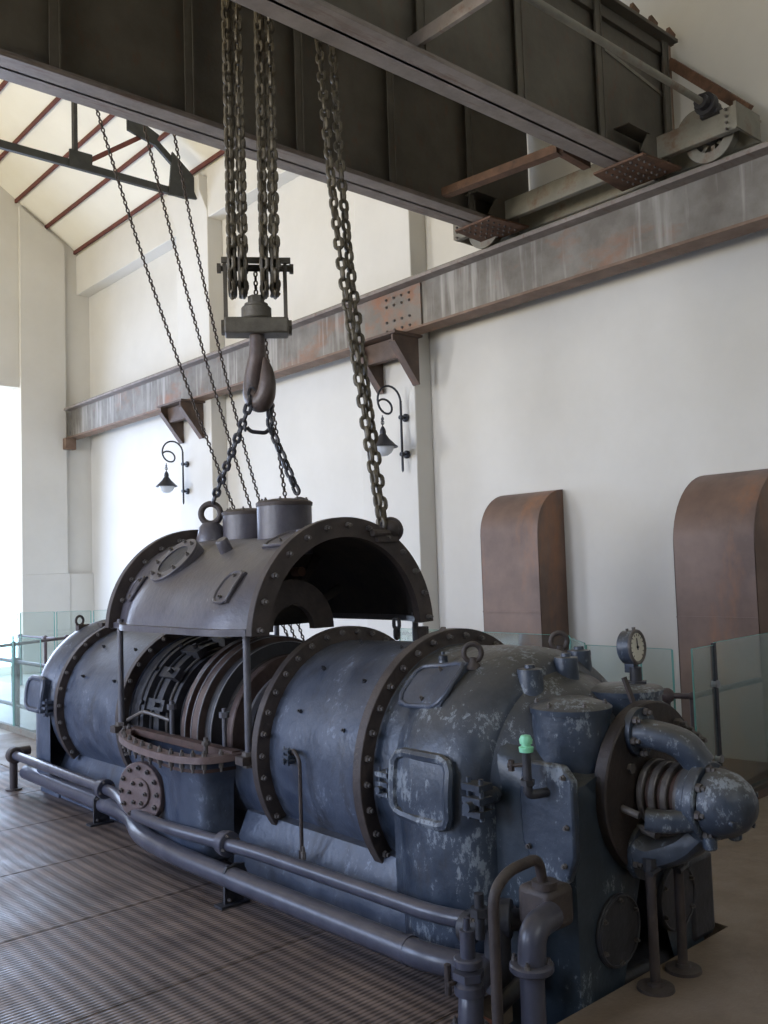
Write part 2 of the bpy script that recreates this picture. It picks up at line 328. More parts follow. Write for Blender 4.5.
mb = MB(); mb.box((3.1, 2.3, -1.02), (1.5, 1.0, .04)); mb.box((3.1, 2.47, -.6), (1.5, .04, .86)); mb.box((3.1, 2.085, -.58), (1.4, .03, .85)); mb.box((3.8, 2.3, -.58), (.04, .5, .85)); mb.box((2.40, 2.3, -.58), (.04, .45, .85))
struct(mb.build('pit', M_pit))
struct(MB().box((2.47, 2.28, -.06), (.09, .32, .03)).build('pit', M_pitrust))
mb = MB(); mb.box((6.1, 8.0, -2.0), (1.9, 10.6, .1)); mb.box((5.23, 8.0, -1.08), (.05, 10.5, 1.84)); mb.box((6.1, 2.98, -1.08), (1.9, .05, 1.84)); mb.box((6.1, 13.22, -1.08), (1.9, .05, 1.84))
struct(mb.build('pit', M_pit))

mb = MB(); mb.box((WX+.15, (GY+BY)/2, 2.6), (.3, GY-BY+.6, 9.6)); struct(mb.build('wall_right', M_wall))
mb = MB(); mb.box((6.88, 9.4, 7.1), (.24, 13.0, .72)); struct(mb.build('trim_1', M_wall, bevel=.01))    # ring beam above the bays
# gable wall with tall doorway; wall polygon pieces
mb = MB()
def gz(x): return roofz(x)
for x0, x1, z0, z1 in ((5.72, 7.0, 0, 7.38), (LX, 1.9, 0, 7.38), (1.9, 5.72, 4.93, 7.38)):
    mb.box(((x0+x1)/2, GY+.15, (z0+z1)/2), (x1-x0, .3, z1-z0))
mb.prism([(LX, GY, 7.38), (WX, GY, 7.38), (RX, GY, roofz(RX))], (0, .3, 0))
struct(mb.build('wall_far', M_wall))
mb = MB(); mb.box((6.14, GY-.04, .84), (.84, .08, 1.68)); mb.box((6.78, GY-.04+.0, .84), (.44, .05, 1.68)); struct(mb.build('baseboard_far', M_wall, bevel=.008))
mb = MB(); mb.prism([(5.72, GY-.08, 1.68), (6.52, GY-.08, 1.68), (6.52, GY-.08, 7.6), (5.72, GY-.08, 8.14)], (0, .08, 0)); struct(mb.build('trim_2', M_wall, bevel=.008))
# left wall with windows
mb = MB(); ys = [BY]
for y in WIN_Y: ys += [y-.95, y+.95]
ys.append(GY)
for i in range(0, len(ys), 2): mb.box((LX-.15, (ys[i]+ys[i+1])/2, 3.7), (.3, ys[i+1]-ys[i], 7.4))
for y in WIN_Y: mb.box((LX-.15, y, .6), (.3, 1.9, 1.2)); mb.box((LX-.15, y, 6.1), (.3, 1.9, 2.6))
struct(mb.build('wall_left', M_wall))
mb = MB(); mb.box((RX, BY-.15, 2.45), (12, .3, 4.9)); mb.box((-3.25, BY-.15, 6.2), (3.5, .3, 2.6)); mb.box((5.25, BY-.15, 6.2), (3.5, .3, 2.6)); mb.prism([(LX, BY-.3, 7.45), (WX, BY-.3, 7.45), (RX, BY-.3, roofz(RX))], (0, .3, 0))
struct(mb.build('wall_back', M_wall))
for k, y in enumerate(WIN_Y):
    mb = MB()
    for dy in (-.93, -.31, .31, .93): mb.box((LX-.15, y+dy, 3.0), (.06, .04, 3.6))
    for dz in (1.22, 2.4, 3.6, 4.78): mb.box((LX-.15, y, dz), (.06, 1.9, .04))
    struct(mb.build('window_%d' % (k+1), M_lamp))
# roof
mb = MB()
mb.prism([(WX+.3, BY-.3, roofz(WX)-.2), (RX, BY-.3, roofz(RX)), (RX, BY-.3, roofz(RX)+.2), (WX+.3, BY-.3, roofz(WX))], (0, GY-BY+.6, 0))
mb.prism([(LX-.3, BY-.3, roofz(LX)-.2), (RX, BY-.3, roofz(RX)), (RX, BY-.3, roofz(RX)+.2), (LX-.3, BY-.3, roofz(LX))], (0, GY-BY+.6, 0))
ceil = struct(mb.build('ceiling', M_ceil))
for k in range(10):
    x = 6.73-.525*k; z = roofz(x)-.04
    mb = MB(); mb.bar((x, BY, z), (x, GY, z), .035, .06); mb.build('purlin', M_purlin, ceil)
# pilasters
for k, (y0, y1) in enumerate(((7.06, 7.98), (11.27, 12.19))):
    mb = MB()
    mb.prism([(WX, y0, -.01 if 0 else -1.9), (6.75, y0, -1.9), (6.75, y0, 6.85), (6.62, y0, 7.12), (6.62, y0, 7.34), (WX, y0, 7.34)], (0, y1-y0, 0))
    struct(mb.build('trim_%d' % (k+3), M_wall, bevel=.01))

# ================================================================== ROOF TRUSSES
def truss(y, label):
    t = thing('roof_truss', (6.7, y, 7.2), label, 'truss', None)
    mb = MB(); mb.bar((6.55, y, 7.06), (-4.5, y, 7.06), .06, .10); mb.build('bottom_chord', M_truss, t)
    mb = MB(); mb.bar((6.60, y, 7.26), (5.9, y, 7.82), .05, .09); mb.bar((5.9, y, 7.82), (RX, y, roofz(RX)-.5), .05, .09); mb.build('top_chord', M_truss, t)
    for x in (4.87, 3.0):
        mb = MB(); mb.bar((x, y, 7.06), (x, y, roofz(x)-.4), .05, .08, up=(0, 1, 0)); mb.build('post', M_truss, t)
        mb = MB(); mb.bar((x+.05, y, 7.06), (x+1.0, y, roofz(x+1)-.38), .04, .06); mb.build('diagonal', M_purlin, t)
        mb = MB(); mb.prism([(x-.09, y-.05, 7.0), (x+.22, y-.05, 7.0), (x+.22, y-.05, 7.24), (x-.09, y-.05, 7.24)], (0, .03, 0)); mb.build('gusset_plate', M_truss, t)
    mb = MB(); mb.prism([(6.22, y-.06, 6.98), (6.66, y-.06, 7.02), (6.74, y-.06, 7.12), (6.6, y-.06, 7.36), (6.28, y-.06, 7.62)], (0, .04, 0)); mb.build('gusset_plate', M_truss, t)
    mb = MB(); mb.prism([(5.6, y-.06, 7.74), (6.0, y-.06, 7.64), (6.08, y-.06, 7.8), (5.6, y-.06, 8.0)], (0, .04, 0)); mb.build('gusset_plate', M_truss, t)
    return t
truss(11.45, 'dark steel roof truss resting on the far wall pilaster')

# ================================================================== RUNWAY BEAM + CORBELS
t = thing('runway_beam', (6.6, 5, 4.03), 'long weathered grey and rust crane runway beam along the right wall', 'beam')
mb = MB(); mb.box((6.62, 5, 4.345), (.03, 21.7, .53)); mb.build('web', M_runway, t)
mb = MB(); mb.box((6.62, 5, 4.09), (.22, 21.7, .026)); mb.build('bottom_flange', M_runfl, t, bevel=.003)
mb = MB(); mb.box((6.62, 5, 4.60), (.30, 21.7, .035)); mb.build('top_flange', M_crfl_lit, t, bevel=.003)
mb = MB(); mb.prism([(6.53, -5.8, 4.62), (6.71, -5.8, 4.62), (6.66, -5.8, 4.64), (6.65, -5.8, 4.68), (6.59, -5.8, 4.68), (6.58, -5.8, 4.64)], (0, 21.6, 0)); mb.build('rail', M_truck, t)
mb = MB(); mb.box((6.59, 7.2, 4.345), (.02, .9, .46)); mb.build('rust_stain_sheet', M_webrust, t, label='orange rust stain on the beam web')  # thin sheet added to carry the orange rust stain of the web
bolts(t, [((6.58, 7.1+dy, 4.33+dz), (-1, 0, 0)) for dy in (-.18, -.06, .06, .18) for dz in (-.17, -.07, .1, .18)], .016, .012)
bolts(t, [((6.5, 5.4+.09*k, 4.60), (-1, 0, 0)) for k in range(8)], .014, .01)
def corbel(y, label):
    t = thing('wall_bracket', (6.75, y, 3.7), label, 'bracket')
    for d in (-.29, .29):
        mb = MB(); mb.prism([(6.75, y+d-.012, 4.05), (6.38, y+d-.012, 4.05), (6.38, y+d-.012, 3.98), (6.72, y+d-.012, 3.55), (6.75, y+d-.012, 3.55)], (0, .024, 0)); mb.build('gusset_plate', M_corbel, t)
        mb = MB(); mb.prism([(6.38, y+d-.05, 3.98), (6.38, y+d+.05, 3.98), (6.72, y+d+.05, 3.55), (6.72, y+d-.05, 3.55)], (-.01, 0, -.012)); mb.build('edge_strip', M_corbel, t)
    mb = MB(); mb.box((6.5, y, 3.94), (.02, .58, .2)); mb.box((6.53, y, 3.84), (.08, .58, .02)); mb.build('cross_channel', M_corbel, t)
    mb = MB(); mb.box((6.56, y, 4.065), (.4, .72, .025)); mb.build('seat_plate', M_corbel, t)
corbel(7.28, 'rusty steel bracket under the runway beam above the nearer wall lamp')
corbel(11.78, 'rusty steel bracket under the runway beam above the farther wall lamp')
t = thing('beam_end_bracket', (6.55, 15.86, 3.8), 'small dark block under the far end of the runway beam', 'bracket')
mb = MB(); mb.box((6.55, 15.78, 3.98), (.2, .14, .2)); mb.build('block', M_runfl, t, bevel=.01)

# ================================================================== BRIDGE CRANE
GZ = 4.75
cr = thing('bridge_crane', (4.5, 4.8, GZ), 'dark riveted bridge crane with two girders rolling on the runway beam', 'crane')
def girder(y0, y1, x1, zt, sx, near):
    yc = (y0+y1)/2
    g = MB().box(((x1-4.8)/2, yc, (GZ+zt)/2), (x1+4.8, .022, zt-GZ)).build('girder_web', M_crane, cr)
    mb = MB(); mb.box(((x1-5.1)/2, yc, GZ+.012), (x1+4.8-.3, y1-y0, .024)); mb.build('bottom_flange', M_crfl_lit, g, bevel=.003)
    mb = MB(); mb.prism([(-4.8, y0+.02, GZ+.024), (x1-.3, y0+.02, GZ+.024), (x1-.3, y0+.02, GZ+.05), (-4.8, y0+.02, GZ+.05)], (0, .11, 0)); mb.build('flange_angle', M_crfl_lit, g)
    mb = MB(); mb.box(((x1-4.8)/2, yc, zt), (x1+4.8, y1-y0, .03)); mb.box(((x1-4.8)/2, yc-.03, zt-.06), (x1+4.8, .04, .1)); mb.build('top_flange', M_crane, g, bevel=.003)
    for x in [q for q in sx if q < x1-.08]:
        for d in (-.07, .07):
            mb = MB(); mb.box((x, yc+d, (GZ+zt)/2+.02), (.07, .012, zt-GZ-.05)); mb.box((x+.03, yc+d*.5, (GZ+zt)/2+.02), (.012, .10, zt-GZ-.05)); mb.build('stiffener', M_crane, g)
    return g
gf = girder(3.86, 4.14, 6.90, 5.96, [3.92-.96*k for k in range(-3, 8)], True)
gr = girder(5.44, 5.72, 6.97, 5.96, [3.18-.96*k for k in range(-4, 8)], False)
mb = MB(); mb.box((6.86, 3.96, 5.36), (.07, .06, 1.16)); mb.build('end_angle', M_runfl, cr)
for x, y in ((6.15, 3.75), (6.9, 3.75)): pass
for k in range(3):
    mb = MB(); mb.bar((6.32+.27*k, 3.92, 5.96), (6.36+.27*k, 3.92, 6.07), .03, .10); mb.build('lug', M_rust, cr)
# end truck
def truck_beam(x):
    mb = MB(); mb.box((x, 4.63, 4.885), (.015, 2.92, .18)); mb.box((x+.025, 4.63, 4.97), (.05, 2.92, .015)); mb.box((x+.025, 4.63, 4.80), (.05, 2.92, .015)); mb.build('truck_channel', M_truck, cr)
truck_beam(6.44); truck_beam(6.80)
for y in (3.17, 6.09):
    mb = MB(); mb.box((6.62, y, 4.90), (.38, .02, .20)); mb.build('truck_end_plate', M_truck, cr)
    bolts(cr, [((6.41, y+(.06 if y < 4 else -.06), 4.80+.05*k), (-1, 0, 0)) for k in range(4)], .012, .01)
for y in (3.44, 5.80):
    wl = MB(); wl.ring((6.60, y, 4.865), (1, 0, 0), .125, .185, .10, 36); wl.ring((6.55, y, 4.865), (1, 0, 0), .125, .205, .02, 36)
    wh = wl.build('wheel', M_truck, cr)
    mb = MB(); mb.cyl((6.46, y, 4.865), (6.76, y, 4.865), .035, n=14); mb.cyl((6.52, y, 4.865), (6.68, y, 4.865), .06, n=16)
    mb.build('axle', M_darkiron, wh)
    for k in range(8):
        a = k*PI/4; mb = MB(); mb.bar((6.6, y, 4.865), (6.6, y+.135*math.cos(a), 4.865+.135*math.sin(a)), .03, .02, up=(1, 0, 0)); mb.build('spoke', M_truck, wh)
for y0, y1 in ((3.78, 4.24), (5.36, 5.80)):
    mb = MB(); mb.prism([(6.14, y0, GZ-.02), (6.62, y0-.05, GZ-.02), (6.62, y1+.05, GZ-.02), (6.14, y1, GZ-.02)], (0, 0, .018)); mb.build('gusset_plate', M_rust, cr, label='rusty riveted gusset plate')
    bolts_joined(cr, [((6.18+.075*i, y0+.06+.075*j, GZ-.02), (0, 0, -1)) for i in range(6) for j in range(5)], .012, .008, 'rivet_field')
for y0 in (3.95, 5.55):
    mb = MB(); mb.prism([(6.2, y0-.12, 4.80), (6.44, y0-.12, 4.80), (6.44, y0-.12, 5.0), (6.3, y0-.12, 4.96)], (0, .01, 0)); mb.box((6.3, y0-.05, 4.98), (.5, .14, .012)); mb.build('knee_plate', M_crane, cr)
mb = MB(); mb.bar((5.62, 5.42, 4.84), (5.78, 4.30, 4.86), .09, .07); mb.build('cross_brace', M_rust, cr, label='rusty cross brace')
mb = MB(); mb.bar((5.78, 4.30, 4.86), (6.20, 4.34, 4.86), .07, .06); mb.build('cross_brace', M_rust, cr, label='rusty cross brace')
mb = MB(); mb.cyl((-3, 3.36, 5.03), (6.42, 3.36, 5.03), .026, n=12); mb.build('drive_shaft', M_truck, cr)
mb = MB(); mb.cyl((6.28, 3.36, 5.03), (6.50, 3.36, 5.03), .055, n=16); mb.cyl((6.34, 3.36, 5.03), (6.40, 3.36, 5.03), .085, n=18); mb.box((6.44, 3.36, 4.98), (.1, .14, .06)); mb.build('shaft_bearing', M_darkiron, cr)
mb = MB(); mb.lathe([(-.03, 0), (-.03, .17), (.03, .17), (.03, 0)], (6.52, 3.52, 4.92), (1, 0, 0), 24, a0=0, a1=PI, u=(0, 1, 0)); mb.build('gear_cover', M_truck, cr)
mb = MB(); mb.bar((6.86, 3.92, 5.78), (6.72, 3.20, 5.03), .05, .08); mb.build('stay', M_rust, cr, label='brown diagonal stay')
for x in (3.86, 1.9, -.1):
    mb = MB(); mb.bar((x, 3.98, 4.86), (x, 3.3, 4.86), .03, .09); mb.bar((x, 3.98, 5.9), (x, 3.3, 4.90), .04, .04); mb.build('shaft_bracket', M_crfl_lit, cr)
mb = MB(); mb.bar((6.0, 3.99, 5.62), (6.95, 3.99, 5.50), .02, .03); mb.build('tie_rod', M_truck, cr)
# trolley that carries the chains, above the girders
tr = thing('hoist_trolley', (3.2, 4.8, 6.13), 'dark hoist trolley standing on top of the bridge crane girders', 'trolley')
mb = MB(); mb.box((2.75, 4.8, 6.25), (.1, 1.9, .2)); mb.box((3.75, 4.8, 6.25), (.1, 1.9, .2)); mb.box((3.25, 4.8, 6.25), (1.0, .14, .16)); mb.build('frame', M_darkiron, tr)
mb = MB(); mb.cyl((2.78, 4.8, 6.45), (3.72, 4.8, 6.45), .16, n=24); mb.build('drum', M_darkiron, tr)

# ================================================================== CHAINS
def link_mesh(name, L, W_, r, m, n=6, seg=6):
    mb = MB(); R = W_/2-r; h = L/2-W_/2; pts = []
    for k in range(seg+1): a = -PI/2+PI*k/seg; pts.append((0, R*math.sin(a), h+R*math.cos(a)))
    for k in range(seg+1): a = PI/2+PI*k/seg; pts.append((0, R*math.sin(a), -h+R*math.cos(a)))
    mb.tube(pts, r, n, closed=True); return mb
def resample(pts, step):
    pts = [V(p) for p in pts]; out = [pts[0]]; acc = 0
    for a, b in zip(pts, pts[1:]):
        L = (b-a).length; d = step-acc
        while d <= L: out.append(a+(b-a)*(d/L)); d += step
        acc = (acc+L) % step if L else acc
        acc = L-(d-step)
    return out
def chain(name, pts, L, W_, r, m, label, cat='chain', group=None, joined=False, yaw=.6, twist=0, seg=6, n=6):
    step = L-2*r*1.08; C = resample(pts, step); t = thing(name, C[0], label, cat, group); base = link_mesh('link', L, W_, r, m, n, seg)
    me = None if joined else base.mesh('link', m); J = MB()
    for i in range(len(C)-1):
        c = (C[i]+C[i+1])/2; d = (C[i+1]-C[i]).normalized(); a = yaw+twist*i+(PI/2 if i % 2 else 0)+random.uniform(-.12, .12)
        x = V((math.cos(a), math.sin(a), 0)); x = (x-d*x.dot(d)).normalized(); y = d.cross(x)
        R = Matrix((x, y, d)).transposed()
        if joined: J.add([c+R @ p for p in base.v], base.f)
        else:
            o = bpy.data.objects.new('link', me); COL.objects.link(o); o.parent = t; o.location = c-C[0]; o.rotation_euler = R.to_euler()
    if joined: J.build('links', m, t, kind='stuff')
    return t
HX, HY = 3.2, 4.77
U = V((.83, -.56, 0)).normalized(); N_ = V((.56, .83, 0)).normalized()
H = V((HX, HY, 0))
for off, yw, lb in ((-.145, .2, 'leftmost thick hoist chain, looped under the outer left pulley'), (-.078, .9, 'second thick hoist chain from the left, looped under the inner left pulley'),
                    (.055, .4, 'third thick hoist chain from the left, looped under the inner right pulley'), (.122, 1.0, 'fourth thick hoist chain, looped under the outer right pulley')):
    b = H+U*off; R_ = .165; zc = 3.52
    pts = [b-N_*R_+V((0, 0, 6.15)), b-N_*R_+V((0, 0, zc))]+[b-N_*(R_*math.cos(a))+V((0, 0, zc-R_*math.sin(a))) for a in [k*PI/16 for k in range(1, 17)]]+[b+N_*R_*.6+V((0, 0, 6.15))]
    chain('hoist_chain', pts, .098, .071, .0135, M_chain, lb, yaw=yw, twist=.0)
A0 = V((3.66, 4.63, 6.1)); A1 = V((3.52, 3.98, 1.80))
for k, (dx, lb) in enumerate(((-.03, 'left strand of the thick slack chain pair hanging to the right of the hook'), (.035, 'right strand of the thick slack chain pair hanging to the right of the hook'))):
    p0 = A0+U*dx*1.6; p1 = A1+U*dx*.4+N_*dx*.9
    mid = (p0+p1)/2+V((-.045, .03, -.12))
    chain('hoist_chain', bez([p0, mid, p1], 20), .098, .071, .0135, M_chain, lb, yaw=.3+k, twist=.10)
# thin hand chains
def hchain(p, q, sag, label):
    p, q = V(p), V(q); pts = [p.lerp(q, k/30)+V((-1, 0, -.4)).normalized()*(sag*4*(k/30)*(1-k/30)) for k in range(31)]
    chain('hand_chain', pts, .042, .032, .0058, M_thin, label, joined=True, seg=4, n=5)
hchain((2.56, 6.2, 5.85), (4.40, 6.2, 1.05), .12, 'leftmost thin rusty hand chain slanting down behind the lid')
hchain((2.98, 6.2, 5.85), (4.50, 6.2, .95), .10, 'middle thin rusty hand chain slanting down behind the lid')
hchain((3.30, 6.2, 5.85), (4.56, 6.2, 1.0), .14, 'thin rusty hand chain nearest the hook, slanting behind the lid')
chain('hand_chain', [H+U*.0+N_*.0+V((0, 0, 3.50)), H+U*.0+V((0, 0, 3.30))], .042, .032, .0058, M_thin, 'very short thin chain between the pulleys and the swivel nut', joined=True, seg=4, n=5)
chain('hand_chain', [H+U*.04+N_*.27+V((0, 0, 3.3)), H+U*.09+N_*.3+V((0, 0, 2.7)), H+U*.17+N_*.33+V((0, 0, 2.0))], .042, .032, .0058, M_thin, 'short thin chain dangling beside the hook down to the lid', joined=True, seg=4, n=5)

# hook block
hb = thing('hook_block', (HX, HY, 3.1), 'heavy pulley block and big single hook hanging above the lid', 'hook')
def hp(u, n, z): return H+U*u+N_*n+V((0, 0, z))
mb = MB(); mb.cyl(hp(-.22, 0, 3.52), hp(.24, 0, 3.52), .018, n=12); mb.cyl(hp(-.24, 0, 3.52), hp(-.215, 0, 3.52), .032, n=6); mb.cyl(hp(.215, 0, 3.52), hp(.24, 0, 3.52), .032, n=6); mb.build('axle', M_block, hb)
mb = MB(); mb.bar(hp(-.21, -.07, 3.55), hp(.22, -.07, 3.55), .022, .035); mb.bar(hp(-.21, .07, 3.55), hp(.22, .07, 3.55), .022, .035); mb.build('top_bar', M_block, hb)
for u in (-.19, .185):
    mb = MB(); mb.bar(hp(u, -.05, 3.55), hp(u, -.05, 3.10), .018, .022, up=U); mb.bar(hp(u, .05, 3.55), hp(u, .05, 3.10), .018, .022, up=U); mb.build('side_strap', M_block, hb)
for u in (-.145, -.08, .055, .12):
    mb = MB(); c = hp(u, 0, 3.52); mb.lathe([(-.026, .03), (-.026, .175), (-.012, .18), (0, .135), (.012, .18), (.026, .175), (.026, .03), (-.026, .03)], c, U, 32); mb.build('pulley', M_block, hb)
# crosshead
c = hp(0, 0, 3.14); Mx = Matrix((U, N_, V((0, 0, 1)))).transposed()
mb = MB(); mb.box(c, (.40, .17, .10), M=Mx); mb.build('crosshead', M_block, hb, bevel=.012)
for u in (-.2, .2): mb = MB(); mb.cyl(hp(u*.98, 0, 3.14), hp(u*1.1, 0, 3.14), .05, n=6); mb.build('trunnion_nut', M_block, hb)
mb = MB(); mb.cyl(hp(0, 0, 3.19), hp(0, 0, 3.27), .095, n=24, bev=.008); mb.cyl(hp(0, 0, 3.27), hp(0, 0, 3.29), .075, n=24); mb.cyl(hp(0, 0, 3.29), hp(0, 0, 3.34), .052, n=6); mb.build('swivel_nut', M_block, hb)
# hook: a curve in the vertical plane through U
hk = [(0, 3.10, .048), (0, 3.02, .050), (-.005, 2.95, .055), (-.03, 2.88, .060), (-.05, 2.80, .066), (-.048, 2.73, .070), (-.015, 2.68, .072), (.04, 2.665, .068), (.085, 2.70, .060), (.105, 2.76, .054), (.108, 2.82, .045), (.098, 2.88, .03), (.082, 2.93, .012)]
UH = (U*.55-N_*.85).normalized()
P = bez([H+UH*u+V((0, 0, z)) for u, z, r in hk], 4); rr = []
for i in range(len(hk)-1): rr += [hk[i][2]+(hk[i+1][2]-hk[i][2])*k/4 for k in range(4)]
rr.append(hk[-1][2]); mb = MB(); mb.tube(P, rr, 14); mb.build('hook', M_hook, hb)

# ================================================================== THE MACHINE
CX, CZ = 3.2, .665
tb = thing('steam_turbine', (CX, 4.6, 0), 'large dark blue painted cast iron steam turbine with its middle opened', 'machine')
def pol(a, r, y, cz=CZ): return V((CX-r*math.cos(a), y, cz+r*math.sin(a)))      # a=0 left, PI/2 top, PI right
def arch(rows, z0=0., n=36, cz=CZ, flat=False):       # rows: (y, radius) ; straight legs to z0
    G = []
    for y, r in rows:
        zs = 1-.10*min(1, max(0, (2.98-y)/.17)) if flat else 1.0
        row = [V((CX-r, y, z0+(cz-z0)*k/4)) for k in range(4)]
        row += [V((CX-r*math.cos(PI*k/n), y, cz+r*zs*math.sin(PI*k/n))) for k in range(n+1)]
        row += [V((CX+r, y, cz-(cz-z0)*(k+1)/4)) for k in range(4)]
        G.append(row)
    return G
def full(rows, name, m, parent=tb, n=56, **k):
    mb = MB(); mb.lathe([(y, r) for y, r in rows], (CX, 0, CZ), (0, 1, 0), n); return mb.build(name, m, parent, **k)
# barrels (full round), between the flanges
full([(3.10, .55), (3.12, .565), (3.94, .545), (3.98, .54), (3.98, .40)], 'barrel', M_paint)
full([(5.52, .40), (5.52, .535), (5.56, .54), (6.58, .55)], 'barrel', M_paint)
# big flanges: ring segment that ends low at each side
def flange(y, r0, r1, t, a_end, dirn, nb, m=M_flange, back=0):
    mb = MB(); mb.ring((CX, y, CZ), (0, 1, 0), r0, r1, t, 64, a0=-a_end, a1=PI+a_end, u=(-1, 0, 0))   # angle measured from the left over ...
    return mb
def flange_obj(y, r1, t=.05, low=.62, face=-1, nb=26, two=False):
    # u=-X, d=Y: v = Y x (-X) = Z  -> angle 0 at left, PI/2 on top
    mb = MB(); mb.ring((CX, y, CZ), (0, 1, 0), .50, r1, t, 72, a0=-low, a1=PI+low, u=(-1, 0, 0))
    f = mb.build('flange', M_flange, tb, ang=30)
    it = []
    for k in range(nb):
        a = -low*.86+(PI+2*low*.86)*k/(nb-1); it.append((pol(a, (r1+.555)/2+.006, y+face*t/2), (0, face, 0)))
    bolts(f, it, .015, .016)
    return f
flange_obj(3.14, .632, .055, .66, -1, 24)
flange_obj(3.96, .622, .05, .62, -1, 24)
flange_obj(5.56, .605, .05, .62, -1, 22)
flange_obj(6.56, .605, .05, .66, -1, 22)
mb = MB()      # small screws on the barrels
for y in (3.35, 3.72, 5.8, 6.3):
    for a in (.35, .8, 1.3, 1.9): mb.bolt(pol(a+.1*(y > 3.5), .556, y), (-math.cos(a), 0, math.sin(a)), .011, .012)
mb.build('plug_row', M_darkiron, tb, kind='stuff')
# near exhaust housing
near = [(3.12, .555), (2.98, .557), (2.94, .562), (2.90, .588), (2.86, .607), (2.80, .622), (2.72, .628), (2.64, .622), (2.57, .600), (2.52, .565), (2.49, .52), (2.48, .45)]
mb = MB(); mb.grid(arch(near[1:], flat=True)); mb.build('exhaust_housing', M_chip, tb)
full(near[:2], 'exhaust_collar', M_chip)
far = [(6.58, .555), (6.70, .555), (6.73, .575), (6.79, .60), (6.86, .61), (6.93, .60), (7.0, .575), (7.05, .53), (7.09, .46), (7.10, .3), (7.10, .0)]
mb = MB(); mb.grid(arch(far[2:-1]+[(7.10, .001)], z0=.12)); mb.box((CX, 6.88, .07), (1.05, .34, .14)); mb.build('exhaust_housing', M_paint, tb)
full(far[:3], 'exhaust_collar', M_paint)
# front bearing housing: narrower arch with a bevelled nose
fr = [(2.50, .47), (2.42, .455), (2.36, .45), (2.30, .448), (2.16, .445), (2.13, .43), (2.12, .40), (2.12, .001)]
G = []
for y, r in fr:
    topz = .80+.22*max(0, (y-2.16)/.34)**1.5 if r > .3 else .5
    if r < .01: row = [V((CX, y, .45))]*41
    else:
        row = [V((CX-r, y, -.6+(1.3)*k/6)) for k in range(6)]
        for k in range(29):
            a = PI*k/28; ca, sa = math.cos(a), math.sin(a); e = 2/3.0
            row.append(V((CX-r*math.copysign(abs(ca)**e, ca), y, .72+(topz-.72)*(sa**e if sa > 0 else 0))))
        row += [V((CX+r, y, .7-1.3*k/6)) for k in range(1, 7)]
    G.append(row)
mb = MB(); mb.grid(G); mb.build('bearing_housing', M_house_shade, tb)
# dome between the bulge and the nose
G = []
for y, r, cz in ((2.56, .55, .665), (2.50, .50, .69), (2.42, .44, .70), (2.34, .38, .70), (2.26, .30, .70), (2.2, .2, .7)):
    G.append([V((CX-r*math.cos(PI*k/32), y, cz+.90*r*math.sin(PI*k/32))) for k in range(33)])
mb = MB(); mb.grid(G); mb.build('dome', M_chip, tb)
# raised rectangular covers with tubular rims
def patch_cover(y0, y1, a0, a1, r, rimr, m, name='inspection_cover', rr=None, boltit=True, parent=tb, cz=CZ, rad=None, cham=.22):
    rad = rad or (lambda y, a: r)
    def pt(u, v, h): y = y0+(y1-y0)*u; a = a0+(a1-a0)*v; R = rad(y, a)+h; return V((CX-R*math.cos(a), y, cz+R*math.sin(a)))
    G = [[pt(i/8, j/8, .014) for j in range(9)] for i in range(9)]
    mb = MB(); mb.grid(G)
    for i0 in (0, 8): mb.grid([[pt(i0/8, j/8, .014) for j in range(9)], [pt(i0/8, j/8, -.03) for j in range(9)]]); mb.grid([[pt(j/8, i0/8, .014) for j in range(9)], [pt(j/8, i0/8, -.03) for j in range(9)]])
    o = mb.build(name, m, parent)
    pts = []; q = cham
    loop = [(q, 0), (.5, 0), (1-q, 0), (1-q*.3, q*.3), (1, q), (1, .5), (1, 1-q), (1-q*.3, 1-q*.3), (1-q, 1), (.5, 1), (q, 1), (q*.3, 1-q*.3), (0, 1-q), (0, .5), (0, q), (q*.3, q*.3)]
    for u, v in loop: pts.append(pt(u, v, .014))
    mb = MB(); mb.tube(pts, rimr, 8, closed=True); mb.build('rim', m, o)
    if boltit: bolts(o, [(pt(u, v, .014), (-math.cos(a0+(a1-a0)*v), 0, math.sin(a0+(a1-a0)*v))) for u, v in ((.5, .15), (.5, .85))], .010, .012)
    return o
patch_cover(2.74, 3.04, .62, 1.02, .565, .012, M_paint, rad=lambda y, a: .562 if y > 2.93 else .562+(2.93-y)*.19)
patch_cover(2.58, 2.92, -.14, .27, .60, .022, M_chip, rad=lambda y, a: .618 if y < 2.86 else .60, boltit=False, cham=.16)
patch_cover(6.75, 7.05, -.05, .32, .615, .020, M_paint, boltit=False)
# bed plate skirts
mb = MB()
for s in (-1, 1):
    def X(v): return CX+s*v
    for y0, y1, dv in ((2.85, 4.22, 0), (5.28, 6.8, -.09)):
        mb.prism([(X(.60+dv), y0, 0), (X(.585+dv), y0, .16), (X(.50+dv), y0, .34), (X(.40), y0, .36), (X(.40), y0, 0)], (0, y1-y0, 0))
mb.box((CX, 4.75, .2), (.9, 1.9, .4)); mb.build('bed_plate', M_paint, tb)
mb = MB(); mb.box((CX, 2.32, -.3), (.85, .36, .6)); mb.box((CX+.41, 2.34, .17), (.20, .46, .36)); mb.build('foot_block', M_darkiron, tb, bevel=.03)
